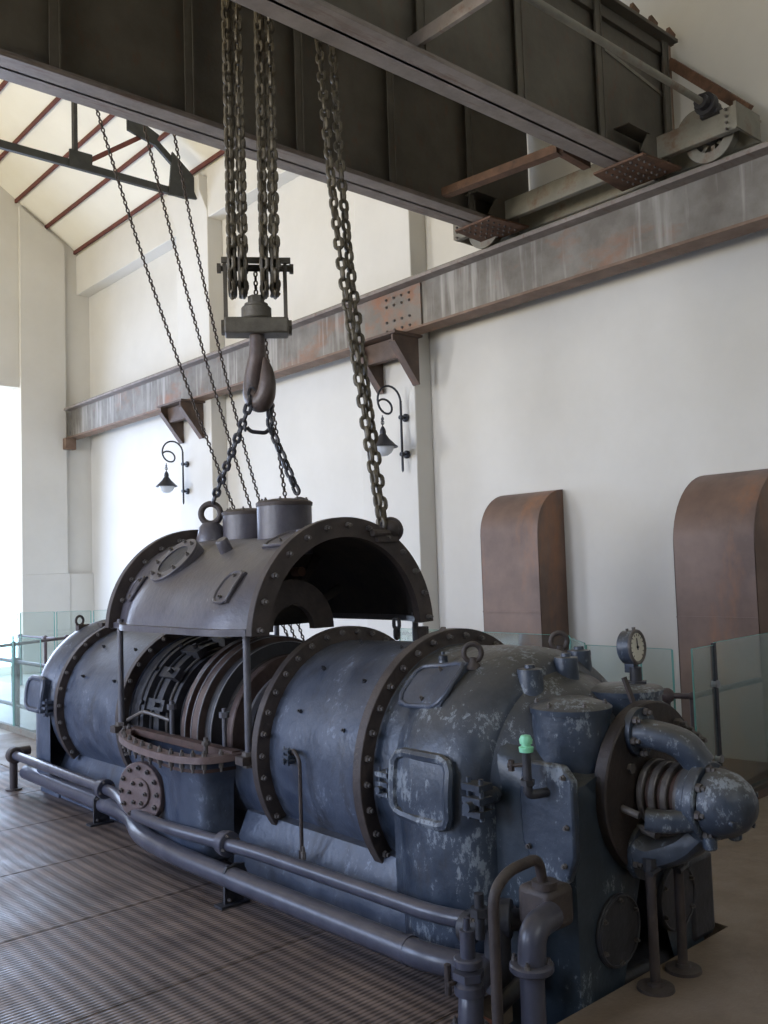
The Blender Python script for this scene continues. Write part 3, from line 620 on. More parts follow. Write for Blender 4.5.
# open lower half between the two barrels
G = []
for y in (3.98, 4.2, 4.75, 5.3, 5.54): G.append([V((CX-.575*math.cos(PI*k/30), y, CZ-.575*math.sin(PI*k/30))) for k in range(31)])
mb = MB(); mb.grid(G); mb.build('lower_casing', M_paint, tb)
G = [[V((CX-.545*math.cos(PI*k/30), y, CZ-.545*math.sin(PI*k/30))) for k in range(31)] for y in (3.99, 5.53)]
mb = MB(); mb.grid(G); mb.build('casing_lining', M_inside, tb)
for s in (-1, 1): MB().box((CX+s*.565, 4.76, CZ-.02), (.06, 1.55, .035)).build('split_flange', M_flange, tb)
for y in (4.04, 5.50): MB().box((2.60, y, CZ-.02), (.12, .07, .04)).build('rod_bracket', M_flange, tb)
# inlet chest with half moon table flange
TO = [(2.62, 5.38), (2.52, 5.33), (2.43, 5.18), (2.37, 4.98), (2.335, 4.78), (2.32, 4.58), (2.33, 4.38), (2.37, 4.25), (2.44, 4.16), (2.62, 4.12)]
def loop(off, z, cx=2.72, cy=4.72):
    out = []
    for p in bez([(x, y, 0) for x, y in TO], 5):
        d = V((cx-p.x, cy-p.y, 0)); d.normalize(); q = p+d*off; out.append(V((q.x, q.y, z)))
    return out
a, b = loop(0, CZ), loop(.085, CZ); c_, d_ = loop(0, CZ-.035), loop(.085, CZ-.035)
mb = MB(); mb.grid([a, b]); mb.grid([c_, a]); mb.grid([d_, c_]); mb.grid([b, d_]); tf = mb.build('table_flange', M_table, tb, label='rusty brown half moon flange')
it = [(loop(.03, CZ)[k], (0, 0, 1)) for k in range(3, 44, 3)]
bolts(tf, it, .013, .016); bolts_joined(tf, [(loop(.03, CZ-.035)[k], (0, 0, -1)) for k in range(3, 44, 3)], .014, .03, 'nut_row')
mb = MB(); rows = []
for off, z in ((.05, CZ-.035), (.10, .58), (.14, .48), (.15, .3), (.15, .18), (.18, .10), (.25, .06)): rows.append(loop(off, z))
mb.grid(rows); mb.build('inlet_chest', M_paint, tb)
mb = MB(); mb.grid([loop(.085, CZ-.02), loop(.10, CZ-.10)]); mb.grid([loop(.10, CZ-.10), [V((2.72, 4.72, CZ-.12))]*len(loop(0, 0))]); mb.build('chest_inside', M_inner, tb)
mb = MB(); mb.bar((2.60, 5.34, CZ-.012), (2.60, 4.16, CZ-.012), .05, .04); mb.build('rib', M_inner, tb)
mb = MB()
for x, y, h in ((2.63, 4.90, .20), (2.63, 4.32, .21)):
    mb.cyl((x, y, CZ-.03), (x, y, CZ+h), .013, n=10); mb.cyl((x, y, CZ+h-.05), (x, y, CZ+h-.02), .028, n=6); mb.build('stud', M_rod, tb); mb = MB()
mb = MB(); mb.cyl((2.52, 4.33, CZ-.03), (2.52, 4.33, CZ+.07), .012, n=10); mb.cyl((2.52, 4.33, CZ+.03), (2.52, 4.33, CZ+.05), .022, n=6); mb.build('stud', M_bolt, tb)
# round blind cover on the chest
nrm = V((-.96, -.30, 0)).normalized(); cc = V((2.41, 4.86, .385))
mb = MB(); mb.cyl(cc-nrm*.30, cc-nrm*.02, .12, n=28); mb.build('inlet_nozzle', M_darkiron, tb)
mb = MB(); mb.cyl(cc-nrm*.03, cc+nrm*.015, .168, n=40, bev=.004); rc = mb.build('round_cover', M_table, tb, label='round reddish brown blind cover')
mb = MB(); mb.cyl(cc+nrm*.012, cc+nrm*.028, .085, n=32, bev=.004); mb.build('boss_plate', M_table, rc)
uu, vv, _ = basis(nrm)
bolts(rc, [(cc+nrm*.015+(uu*math.cos(2*PI*k/12)+vv*math.sin(2*PI*k/12))*.138, nrm) for k in range(12)], .014, .014)
bolts(rc, [(cc+nrm*.028+(uu*math.cos(2*PI*k/6)+vv*math.sin(2*PI*k/6))*.06, nrm) for k in range(6)], .012, .012)

# rotor and stationary parts in the gap
ro = MB().lathe([(5.5, 0), (5.5, .12), (5.2, .12), (5.2, .2), (4.95, .2), (4.95, .14), (4.2, .14), (4.2, .18), (4.0, .18), (4.0, 0)], (CX, 0, CZ), (0, 1, 0), 40).build('rotor_shaft', M_steelrotor, tb)
def disc(y0, y1, r0, r1, name, m): return MB().lathe([(y0, r0), (y0, r1-.006), (y0+.006, r1), (y1-.006, r1), (y1, r1-.006), (y1, r0)], (CX, 0, CZ), (0, 1, 0), 72).build(name, m, ro, ang=30)
disc(4.80, 4.85, .12, .545, 'wheel_rim', M_steelrotor); disc(4.735, 4.80, .12, .515, 'blade_row', M_inner)
disc(4.66, 4.735, .12, .540, 'wheel_rim', M_steelrotor); disc(4.60, 4.66, .12, .50, 'blade_row', M_inside)
for y_, r_ in ((4.80, .544), (4.735, .541), (4.66, .541), (4.56, .514)): MB().torus((CX, y_, CZ), (0, 1, 0), r_, .0035, 90, 6).build('rim_edge', M_bright, ro)
disc(4.56, 4.60, .42, .515, 'wheel_rim', M_darkiron); disc(4.52, 4.56, .12, .44, 'wheel_web', M_inside)
disc(4.46, 4.52, .30, .44, 'wheel_rim', M_steelrotor); disc(4.44, 4.46, .32, .36, 'seal_ring', M_bright)
disc(4.30, 4.44, .12, .25, 'hub', M_steelrotor); disc(4.38, 4.40, .25, .30, 'seal_ring', M_bright)
for k in range(10):
    a = k*PI/5+.2; mb = MB(); mb.bar(pol(a, .2, 4.42), pol(a, .42, 4.50), .05, .03, up=(0, 1, 0)); mb.build('spoke', M_darkiron, ro)
st = MB().lathe([(5.52, .30), (5.52, .53), (5.35, .53), (5.35, .49), (5.22, .49), (5.22, .45), (5.12, .45), (5.12, .38), (5.06, .38), (5.06, .2)], (CX, 0, CZ), (0, 1, 0), 60).build('blade_carrier', M_darkiron, tb)
for y, r in ((5.40, .535), (5.30, .50), (5.17, .46), (5.10, .40)):
    MB().torus((CX, y, CZ), (0, 1, 0), r, .008, 60, 6).build('carrier_ring', M_bolt if y == 5.17 else M_darkiron, st)
for k in range(9):
    a = -.15+k*.42
    mb = MB(); d = V((-math.cos(a), 0, math.sin(a)))
    mb.bar(pol(a, .49, 5.44), pol(a, .49, 5.14), .07, .05, up=d); mb.cyl(pol(a, .52, 5.20), pol(a, .55, 5.20), .016, n=6); mb.cyl(pol(a, .52, 5.38), pol(a, .55, 5.38), .016, n=6); mb.build('carrier_lug', M_darkiron, st)
mb = MB(); mb.tube(fillet([(2.62, 5.45, .70), (2.60, 5.2, .78), (2.66, 4.98, .74)], .05), .012, 8); mb.build('small_pipe', M_bolt, tb)
# guide rods
for x, y in ((2.60, 4.04), (2.60, 5.50), (3.80, 4.04), (3.80, 5.50)):
    mb = MB(); mb.cyl((x, y, CZ-.06), (x, y, 1.33), .019, n=14)
    r_ = mb.build('guide_rod', M_rod, tb)
    mb = MB(); mb.cyl((x, y, CZ-.02), (x, y, CZ+.02), .034, n=6); mb.cyl((x, y, CZ-.06), (x, y, CZ-.04), .03, n=6); mb.build('nut', M_bolt, r_)

# near housing fittings -------------------------------------------------
def drum(x, y, z0, z1, r, m, name='drum', nb=0, dome=.03):
    d = MB().cyl((x, y, z0), (x, y, z1-.03), r, n=40).build(name, m, tb)
    mb = MB(); mb.lathe([(0, 0), (0, r+.006), (.022, r+.008), (.03, r-.002), (.03+dome*.8, r*.5), (.03+dome, 0)], (x, y, z1-.03), (0, 0, 1), 40); mb.build('drum_cover', M_chip, d)
    if nb: bolts(d, [((x+(r-.02)*math.cos(2*PI*k/nb), y+(r-.02)*math.sin(2*PI*k/nb), z1+.003), (0, 0, 1)) for k in range(nb)], .010, .010)
    return d
drum(2.99, 2.29, .70, 1.035, .155, M_chip, nb=6)
drum(3.385, 2.31, .70, 1.06, .16, M_chip, dome=.015)
# eyebolts
def eyebolt(x, y, z, R, r, d=(.4, -.9, 0), parent=tb, m=M_flange, h=.03, name='eyebolt'):
    mb = MB(); mb.lathe([(0, r*3.4), (.012, r*3.2), (h, r*1.6), (h+r*1.5, r*1.3)], (x, y, z), (0, 0, 1), 16); mb.torus((x, y, z+h+R), d, R, r, 28, 10); return mb.build(name, m, parent)
eyebolt(2.91, 2.74, 1.155, .038, .012, (.66, .75, 0)); eyebolt(3.46, 2.70, 1.165, .038, .012, (.66, .75, 0))
# bosses on the dome
for x, y, z, r, h in ((3.00, 2.50, 1.06, .052, .10), (3.22, 2.48, 1.09, .050, .10), (3.42, 2.56, 1.08, .052, .12), (2.93, 2.94, 1.17, .02, .03)):
    mb = MB(); mb.lathe([(-.10, r*1.5), (0, r*1.15), (h-.02, r), (h-.02, r*1.05), (h, r*1.0), (h+.004, r*.45), (h+.018, r*.4), (h+.018, 0)], (x, y, z), (0, 0, 1), 20); mb.build('boss', M_chip, tb)
# gauge
gp = V((3.40, 2.36, 1.17)); 
g = MB().cyl((3.44, 2.28, 1.05), (3.44, 2.28, 1.14), .026, n=14).cyl((3.44, 2.28, 1.06), (3.44, 2.28, 1.08), .05, n=6).build('gauge_stem', M_darkiron, tb)
gn = V((.10, -.99, .05)).normalized(); gc = V((3.44, 2.28, 1.225))
mb = MB(); mb.cyl(gc-gn*.05, gc+gn*.012, .072, n=32, bev=.006); mb.box(gc+V((0, .02, -.08)), (.035, .045, .06)); mb.build('gauge_case', M_chip, g)
mb = MB(); mb.torus(gc+gn*.013, gn, .068, .008, 32, 8); mb.build('gauge_bezel', M_bolt, g)
mb = MB(); mb.cyl(gc+gn*.008, gc+gn*.014, .064, n=28); mb.build('gauge_dial', M_white, g, label='cream dial face')
gu = V((0, 0, 1))-gn*gn.z; gu.normalize(); gs = gn.cross(gu)
mb = MB(); mb.bar(gc+gn*.017-gu*.012, gc+gn*.017+gu*.038+gs*.004, .006, .002, up=gn); mb.cyl(gc+gn*.014, gc+gn*.02, .006, n=10)
for k in range(13):
    a = -PI*.75+k*PI*1.5/12; e = gu*math.cos(a)+gs*math.sin(a); mb.bar(gc+gn*.0155+e*.048, gc+gn*.0155+e*.057, .004, .001, up=gn)
mb.build('needle', M_black, g)
mb = MB(); mb.cyl(gc+V((0, 0, .06)), gc+V((0, 0, .085)), .008, n=8); mb.cyl(gc+V((-.02, .02, .055)), gc+V((-.02, .02, .08)), .006, n=8); mb.build('gauge_screw', M_bolt, g)
# lever stick
mb = MB(); mb.bar((3.20, 2.12, .98), (3.175, 2.16, 1.13), .022, .012, up=(0, 1, 0)); mb.build('lever', M_flange, tb)
# side cover plate (shield shaped) on the left cheek of the bearing housing
def yz(y, z, x=2.735): return V((x, y, z))
sp_ = [(2.105, .80), (2.105, .52), (2.14, .43), (2.20, .385), (2.285, .43), (2.35, .54), (2.36, .70), (2.345, .80), (2.30, .85), (2.15, .85)]
mb = MB(); mb.prism([yz(y, z) for y, z in sp_], (.04, 0, 0)); sc = mb.build('side_cover', M_chip, tb, bevel=.01)
bolts(sc, [(yz(y, z), (-1, 0, 0)) for y, z in ((2.14, .81), (2.135, .63), (2.15, .49), (2.315, .53), (2.325, .78))], .011, .012)
# oil cup
oc = MB().cyl((2.66, 2.25, .80), (2.66, 2.25, .905), .017, n=14).cyl((2.66, 2.25, .78), (2.66, 2.25, .80), .028, n=6).tube(fillet([(2.66, 2.25, .79), (2.66, 2.25, .745), (2.70, 2.23, .745), (2.75, 2.22, .745)], .03), .018, 10).build('oil_cup', M_darkiron, tb)
mb = MB(); mb.lathe([(0, .026), (.018, .028), (.022, .018), (.028, .016), (.03, .023), (.045, .025), (.06, .018), (.064, 0)], (2.66, 2.25, .902), (0, 0, 1), 20); mb.build('oil_cup_cap', M_green, oc, label='pale green cap')
mb = MB(); mb.cyl((2.66, 2.25, .855), (2.62, 2.31, .85), .008, n=8); mb.cyl((2.63, 2.30, .83), (2.63, 2.30, .87), .012, n=8); mb.build('small_tap', M_flange, oc)
# valve clusters on the left cheek
def cluster(x, y, z, s=1.):
    c0 = V((x, y, z)); mb = MB()
    for dz in (-.045*s, 0, .045*s): mb.box(c0+V((0, 0, dz)), (.07*s, .085*s, .022*s))
    for dy in (-.03*s, .03*s): mb.cyl(c0+V((-.012, dy, -.07*s)), c0+V((-.012, dy, .075*s)), .009*s, n=6)
    mb.cyl(c0+V((-.02, 0, -.02)), c0+V((-.06*s, 0, -.02)), .018*s, n=10); mb.cyl(c0, c0+V((.1, 0, 0)), .03*s, n=12); return mb
cluster(2.62, 2.47, .70, 1.1).build('clamp_bracket', M_chip, tb); cluster(2.62, 3.0, .68, .9).build('clamp_bracket', M_chip, tb)
cluster(2.62, 3.72, .70, .6).build('clamp_bracket', M_chip, tb); cluster(2.60, 6.72, .66, .9).build('clamp_bracket', M_paint, tb)
mb = MB(); mb.tube(fillet([(2.635, 3.70, .715), (2.61, 3.66, .74), (2.60, 3.60, .70), (2.60, 3.60, .24)], .03), .010, 8); mb.cyl((2.60, 3.60, .24), (2.60, 3.60, .28), .016, n=8); mb.build('drain_pipe', M_flange, tb)
# front plate and yoke
mb = MB(); mb.cyl((CX+.03, 2.135, .70), (CX+.03, 2.075, .70), .335, n=56, bev=.006); fp = mb.build('front_flange', M_face_shade, tb)
mb = MB(); mb.cyl((CX, 2.09, .69), (CX, 1.80, .69), .045, n=20); shaft = mb.build('coupling_shaft', M_darkiron, tb)
for i, (y, r, m) in enumerate(((2.05, .128, M_bolt), (2.0, .125, M_bolt), (1.95, .125, M_bolt), (1.90, .118, M_bolt))):
    mb = MB(); mb.cyl((CX, y+.015, .69), (CX, y-.012, .69), r, n=36, bev=.004); dd = mb.build('coupling_disc', m, shaft); MB().cyl((CX, y-.012, .69), (CX, y-.036, .69), r*.82, n=28).build('spacer_disc', M_inner, shaft)
bolts(shaft, [(V((CX+.075*math.cos(a), 1.885, .69+.075*math.sin(a))), (0, -1, 0)) for a in [k*PI/3 for k in range(6)]], .012, .014)
def flat_tube(pts, w_, h_, m, name, parent=tb, up=(1, 0, 0), bev=.02):
    P = bez(pts, 6); mb = MB(); n = 14; prev = None; rows = []
    for i, p in enumerate(P):
        d = ((P[min(i+1, len(P)-1)])-(P[max(i-1, 0)])).normalized(); u = (V(up)-d*V(up).dot(d)).normalized(); v = d.cross(u)
        t = i/(len(P)-1); ww = w_[0]+(w_[1]-w_[0])*t; hh = h_[0]+(h_[1]-h_[0])*t
        rows.append([p+u*ww*math.copysign(abs(math.cos(2*PI*k/n))**.7, math.cos(2*PI*k/n))+v*hh*math.copysign(abs(math.sin(2*PI*k/n))**.7, math.sin(2*PI*k/n)) for k in range(n)]+[])
        rows[-1].append(rows[-1][0])
    mb.grid(rows); mb.add(rows[0][:-1], [tuple(range(n))]); mb.add(rows[-1][:-1], [tuple(range(n))])
    return mb.build(name, m, parent)
flat_tube([(CX-.07, 2.09, .925), (CX-.06, 2.02, .925), (CX-.03, 1.91, .895), (CX, 1.85, .815)], (.085, .06), (.052, .05), M_chip, 'yoke_arm')
flat_tube([(CX-.09, 2.09, .495), (CX-.07, 2.02, .475), (CX-.03, 1.92, .51), (CX, 1.85, .575)], (.10, .07), (.06, .045), M_chip, 'yoke_arm')
flat_tube([(CX-.19, 1.98, .635), (CX-.16, 1.92, .63), (CX-.10, 1.85, .635)], (.04, .04), (.045, .04), M_chip, 'yoke_lug', up=(0, 0, 1))
mb = MB(); mb.cyl((CX-.07, 2.085, .93), (CX-.07, 2.055, .93), .095, n=24); mb.build('yoke_foot', M_chip, tb); mb = MB(); mb.cyl((CX-.08, 2.085, .475), (CX-.08, 2.055, .475), .105, n=24); yf = mb.build('yoke_foot', M_chip, tb)
bolts(yf, [(V((CX-.07+.078*math.cos(a), 2.055, .93+.078*math.sin(a))), (0, -1, 0)) for a in [k*PI/3+.3 for k in range(6)]]+[(V((CX-.165, 2.055, .45)), (0, -1, 0)), (V((CX+.01, 2.055, .45)), (0, -1, 0))], .015, .018)
mb = MB(); mb.cyl((CX, 1.860, .69), (CX, 1.815, .69), .148, n=36, bev=.006); mb.cyl((CX, 1.890, .69), (CX, 1.860, .69), .135, n=36); hubr = mb.build('end_flange', M_chip, tb)
bolts(hubr, [(V((CX+.125*math.cos(a), 1.815, .69+.125*math.sin(a))), (0, -1, 0)) for a in [k*PI/4+.2 for k in range(8)]], .017, .018)
mb = MB(); mb.lathe([(0, .125), (.03, .125), (.08, .115), (.12, .090), (.148, .055), (.158, .0)], (CX, 1.810, .69), (0, -1, 0), 36)
for a in (.3, -.9, 3.6): mb.cyl((CX+.09*math.cos(a), 1.710, .69+.09*math.sin(a)), (CX+.10*math.cos(a), 1.685, .69+.10*math.sin(a)), .010, n=8)
mb.build('end_cap', M_chip, tb)
mb = MB(); mb.cyl((CX+.05, 1.760, .60), (CX+.05, 1.760, .55), .026, n=12, bev=.006); mb.cyl((CX-.06, 1.800, .58), (CX-.06, 1.800, .53), .026, n=12, bev=.006); mb.tube([(CX-.05, 1.800, .57), (CX+.05, 1.760, .575)], .014, 8); mb.build('drain_boss', M_chip, tb)
# stubs on front plate
mb = MB(); mb.cyl((CX-.20, 2.08, .66), (CX-.20, 2.0, .645), .014, n=10); mb.cyl((CX-.14, 2.08, .80), (CX-.14, 2.06, .80), .02, n=6); mb.cyl((CX-.10, 2.08, .57), (CX-.12, 1.98, .56), .016, n=10); mb.build('stub', M_bolt, tb)
# column struts under yoke
for x, y, zt in ((3.05, 2.0, .46), (3.26, 2.01, .42)):
    mb = MB(); mb.cyl((x, y, 0), (x, y, zt), .019, n=14); s_ = mb.build('strut', M_rod if 0 else M_flange, tb)
    mb = MB(); mb.lathe([(0, .07), (.012, .068), (.015, .03), (.03, .028), (.03, 0)], (x, y, 0), (0, 0, 1), 24); mb.build('foot_flange', M_flange, s_)
    mb = MB(); mb.cyl((x-.03, y-.02, zt-.03), (x+.03, y-.02, zt-.02), .012, n=8); mb.cyl((x, y, zt-.03), (x, y, zt+.02), .026, n=8); mb.build('strut_head', M_darkiron, s_)
# round base covers
for x, z, r in ((2.99, .20, .135), (3.40, .22, .135)):
    mb = MB(); mb.cyl((x, 2.13, z), (x, 2.105, z), r, n=36, bev=.004); mb.torus((x, 2.104, z), (0, 1, 0), r-.008, .006, 36, 6); bc = mb.build('base_cover', M_darkiron, tb)
    bolts(bc, [(V((x+(r-.02)*math.cos(a), 2.105, z+(r-.02)*math.sin(a))), (0, -1, 0)) for a in [k*PI/3+.5 for k in range(6)]], .010, .010)
# rusty bolts round the top right of the front
bolts(tb, [(V((CX+.20+.05*k, 2.08, .93-.03*k)), (0, -1, 0)) for k in range(4)], .018, .03)
# sideways rod parts behind, right of barrel
mb = MB(); mb.bar((3.70, 3.75, 1.20), (4.2, 4.2, 1.20), .03, .02); mb.cyl((3.84, 4.04, 1.16), (3.84, 4.04, 1.24), .05, n=8); mb.build('cross_lever', M_flange, tb)
# eye lug at the far end top
mb = MB(); mb.torus((2.93, 6.90, 1.27), (.3, -1, 0), .035, .010, 20, 8); mb.box((2.96, 6.9, 1.21), (.10, .06, .06)); mb.build('eyebolt', M_flange, tb)
mb = MB(); mb.box((3.15, 6.75, 1.235), (.25, .08, .03)); mb.build('lifting_pad', M_flange, tb)

# ================================================================== THE LID
LZ = 1.245
ld = thing('casing_lid', (CX, 4.75, LZ), 'upper half of the turbine casing hanging open above the rotor', 'machine cover')
def lid_r(y, a):
    t = (y-3.96)/(5.57-3.96)
    base = .585 if t < .12 or t > .9 else .565+.02*abs(2*t-1)
    bm = math.exp(-((y-4.70)/.66)**8)
    c_l = max(0, math.cos(a))**5
    c_r = max(0, -math.cos(a))**1.25
    return base+.13*bm*c_l+.10*bm*c_r
ys_ = [3.96+(5.57-3.96)*k/40 for k in range(41)]
def lp(y, a, h=0):
    r = lid_r(y, a)+h; return V((CX-r*math.cos(a), y, LZ+r*math.sin(a)))
mb = MB(); CUT = .075
def ang(k, n): return CUT+(PI-2*CUT)*k/n
mb.grid([[lp(y, ang(k, 44)) for k in range(45)] for y in ys_]); mb.build('shell', M_lid, ld)
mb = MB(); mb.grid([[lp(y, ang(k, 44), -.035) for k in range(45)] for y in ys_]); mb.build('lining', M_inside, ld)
# bottom joint flange following the outline
G = []
for h, z in ((-.05, LZ+.065), (.04, LZ+.065), (.04, LZ+.03), (-.05, LZ+.03), (-.05, LZ+.065)):
    row = []
    for y in [3.98+(5.55-3.98)*k/40 for k in range(41)]: p = lp(y, 0, h); row.append(V((p.x, p.y, z)))
    G.append(row)
mb = MB(); mb.grid(G); mb.build('joint_flange', M_lid, ld); mb = MB()
G = []
for h, z in ((-.05, LZ+.065), (.04, LZ+.065), (.04, LZ+.03), (-.05, LZ+.03), (-.05, LZ+.065)):
    row = []
    for y in [3.98+(5.55-3.98)*k/40 for k in range(41)]: p = lp(y, PI, h); row.append(V((p.x, p.y, z)))
    G.append(row)
mb.grid(G); mb.build('joint_flange', M_lid, ld)
def half_ring(y, r0, r1, t, nb, both=False):
    mb = MB(); mb.ring((CX, y, LZ), (0, 1, 0), r0, r1, t, 56, a0=.05, a1=PI-.05, u=(-1, 0, 0)); f = mb.build('half_flange', M_lid if 0 else M_flange, ld, ang=30)
    bolts(f, [(pol(.1+(PI-.2)*k/(nb-1), (r0+r1)/2+.01, y-t/2, LZ), (0, -1, 0)) for k in range(nb)], .016, .022)
    return f
half_ring(3.95, .535, .645, .05, 13); half_ring(5.57, .52, .66, .05, 13)
bolts_joined(ld, [(pol(a, .60, 3.975, LZ), (0, 1, 0)) for a in [1.85+k*.22 for k in range(6)]], .015, .05, 'nut_row')
# inner diaphragm with shaft notch
def half_plate(y, t, r_out, r_in, m, name):
    G1 = [[V((CX-r*math.cos(PI*k/32), y+dy, LZ+.005+r*math.sin(PI*k/32))) for k in range(33)] for r, dy in ((r_in, 0), (r_out, 0), (r_out, t), (r_in, t), (r_in, 0))]
    return MB().grid(G1).build(name, m, ld)
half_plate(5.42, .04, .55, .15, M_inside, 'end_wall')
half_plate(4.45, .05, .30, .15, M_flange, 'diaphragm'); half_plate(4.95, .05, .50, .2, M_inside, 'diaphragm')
for a in (.75, 1.25, 2.2, 2.7):
    mb = MB(); mb.bar(pol(a, .30, 4.64, LZ), pol(a, .56, 4.64, LZ), .05, .03, up=(0, 1, 0)); mb.build('rib', M_inside, ld)
mb = MB(); mb.bar(pol(1.15, .33, 4.58, LZ), pol(1.35, .54, 4.6, LZ), .03, .03, up=(0, 1, 0)); mb.cyl(pol(1.9, .37, 4.6, LZ), pol(1.9, .37, 4.52, LZ), .03, n=10); mb.build('nozzle_pipe', M_rust, ld)
# nozzles on top
for x, y, z1 in ((3.20, 4.52, 2.02), (3.36, 5.17, 2.01)):
    d = MB().cyl((x, y, 1.70), (x, y, z1-.03), .165, n=36).build('nozzle', M_lid, ld)
    mb = MB(); mb.lathe([(0, .170), (.02, .172), (.03, .16), (.045, .08), (.048, 0)], (x, y, z1-.03), (0, 0, 1), 36); mb.build('nozzle_cap', M_flange, d)
    bolts(d, [((x+.135*math.cos(a), y+.135*math.sin(a), z1), (0, 0, 1)) for a in [k*PI/4 for k in range(8)]], .011, .012)
# covers
def lrad(y, a): return lid_r(y, a)
def lid_cover(y0, y1, a0, a1, **k): return patch_cover(y0, y1, a0, a1, 0, .010, M_lid, parent=ld, cz=LZ, rad=lrad, **k)
lid_cover(4.15, 4.28, .30, .60, cham=.3); lid_cover(5.30, 5.46, .34, .60, cham=.3)
lid_cover(3.99, 4.28, .98, 1.42, cham=.2)
# round sight port
pc = V((2.80, 5.09, 1.655)); pn = V((-math.cos(.80), .0, math.sin(.80))).normalized(); pc = pc+pn*.0
mb = MB(); mb.cyl(pc-pn*.16, pc+pn*.045, .18, n=40, bev=.006); pt_ = mb.build('sight_port', M_lid, ld)
mb = MB(); mb.ring(pc+pn*.05, pn, .115, .18, .02, 40); mb.build('port_ring', M_lid, pt_)
mb = MB(); mb.cyl(pc+pn*.035, pc+pn*.052, .115, n=32); mb.build('port_plate', M_darkiron, pt_, label='dark inner plate')
uu, vv, _ = basis(pn)
bolts(pt_, [(pc+pn*.06+(uu*math.cos(a)+vv*math.sin(a))*.15, pn) for a in [k*PI/4+.2 for k in range(8)]], .012, .014)
# bosses and eye rings
mb = MB(); mb.lathe([(-.08, .05), (0, .042), (.07, .038), (.08, .03), (.08, 0)], lp(4.70, 1.02), (-.5, -.1, .85), 20); mb.build('boss', M_lid, ld)
mb = MB(); mb.lathe([(-.06, .105), (.03, .098), (.11, .080), (.14, .05), (.14, 0)], (3.18, 5.34, 1.80), (0, 0, 1), 28); mb.build('boss', M_lid, ld)
mb = MB(); mb.torus((3.18, 5.34, 2.00), (.70, .70, 0), .066, .021, 32, 12); mb.build('eyebolt', M_flange, ld)
mb = MB(); mb.lathe([(-.06, .085), (.03, .075), (.08, .055), (.09, 0)], (3.40, 4.64, 1.78), (0, 0, 1), 28); mb.torus((3.40, 4.64, 1.985), (.75, .6, 0), .062, .018, 28, 10); mb.build('eyebolt', M_flange, ld)
mb = MB(); mb.sphere((3.56, 3.97, 1.82), .062, 20); mb.cyl((3.50, 3.92, 1.80), (3.36, 3.9, 1.80), .02, n=8); mb.torus((3.56, 3.97, 1.82), (.75, .6, 0), .06, .018, 24, 8); mb.build('lifting_knob', M_flange, ld)
mb = MB(); mb.bar((3.40, 3.915, 1.765), (3.56, 3.915, 1.765), .03, .03); mb.build('clamp', M_flange, ld)

# sling chains from hook to the lid
hookp = hp(-.02, 0, 2.66)
L0 = hp(-.035, -.02, 2.75); R0 = hp(.07, 0, 2.68)
chain('sling_chain', [L0, hp(-.07, -.05, 2.60), (3.18, 5.32, 2.06)], .084, .060, .0125, M_sling, 'black sling chain from the hook to the left eye ring of the lid', yaw=.9)
chain('sling_chain', [R0, hp(.065, 0, 2.52), (3.40, 4.63, 2.05)], .084, .060, .0125, M_sling, 'black sling chain from the hook to the right eye of the lid behind the nozzle', yaw=.3)
t = thing('chain_coupler', hp(0, 0, 2.45), 'small black coupling link joining the two sling chains under the hook', 'chain link')
mb = MB(); mb.tube(fillet([hp(-.075, -.04, 2.50), hp(-.05, -.03, 2.475), hp(.04, 0, 2.47), hp(.068, 0, 2.50)], .02), .013, 8); mb.build('bar', M_sling, t)
mb = MB(); mb.torus(hp(-.085, -.045, 2.50), U, .02, .009, 14, 6); mb.torus(hp(.075, 0, 2.51), U, .02, .009, 14, 6); mb.build('end_ring', M_sling, t)
chain('guide_chain', [(3.63, 4.02, 1.30), (3.63, 4.02, 1.13)], .084, .060, .0125, M_sling, 'short piece of dark chain under the right foot of the lid', yaw=.3)

# ================================================================== PIPES ALONG THE SIDE
t = thing('oil_pipe', (2.5, 4.8, 0), 'thicker blue grey pipe low on the floor plates, bending round the inlet chest', 'pipe')
zl = .125
P = fillet([(2.62, 7.20, zl), (2.60, 5.38, zl), (2.43, 4.92, zl), (2.40, 4.42, zl), (2.41, 3.75, zl), (2.44, 2.56, zl), (2.56, 2.36, zl-.02), (2.75, 2.3, zl-.04)], .17, 8)
mb = MB(); mb.tube(P, .052, 18); mb.build('pipe_body', M_pipe, t)
mb = MB(); mb.cyl((2.44, 2.70, zl), (2.44, 2.68, zl), .056, n=18); mb.build('weld_band', M_pipe, t)
t2 = thing('oil_pipe', (2.55, 4.8, .26), 'thinner blue grey pipe above and behind the thick one beside the machine', 'pipe')
zu = .265
P = fillet([(2.54, 7.20, zu), (2.53, 5.42, zu), (2.40, 4.98, zu-.01), (2.37, 4.5, zu), (2.46, 3.80, zu), (2.50, 2.60, zu), (2.56, 2.42, zu), (2.72, 2.40, zu)], .16, 8)
mb = MB(); mb.tube(P, .033, 16); mb.build('pipe_body', M_pipe, t2)
for x, y in ((2.53, 5.60), (2.44, 4.00)):
    mb = MB(); mb.cyl((x, y+.02, zu), (x, y-.02, zu), .062, n=24, bev=.004); mb.cyl((x, y+.05, zu), (x, y+.02, zu), .055, n=24); u_ = mb.build('union_flange', M_pipe, t2)
    bolts(u_, [(V((x+.047*math.cos(a), y-.02, zu+.047*math.sin(a))), (0, -1, 0)) for a in [k*PI/2+.4 for k in range(4)]], .008, .01)
mb = MB(); mb.cyl((2.54, 7.18, zu), (2.54, 7.25, zu), .062, n=24, bev=.01); mb.tube(fillet([(2.54, 7.23, zu), (2.54, 7.34, zu), (2.70, 7.34, zu)], .06), .035, 12); mb.cyl((2.54, 7.24, 0), (2.54, 7.24, zu), .03, n=12); mb.cyl((2.54, 7.24, 0), (2.54, 7.24, .012), .06, n=16); mb.build('end_union', M_flange, t2)
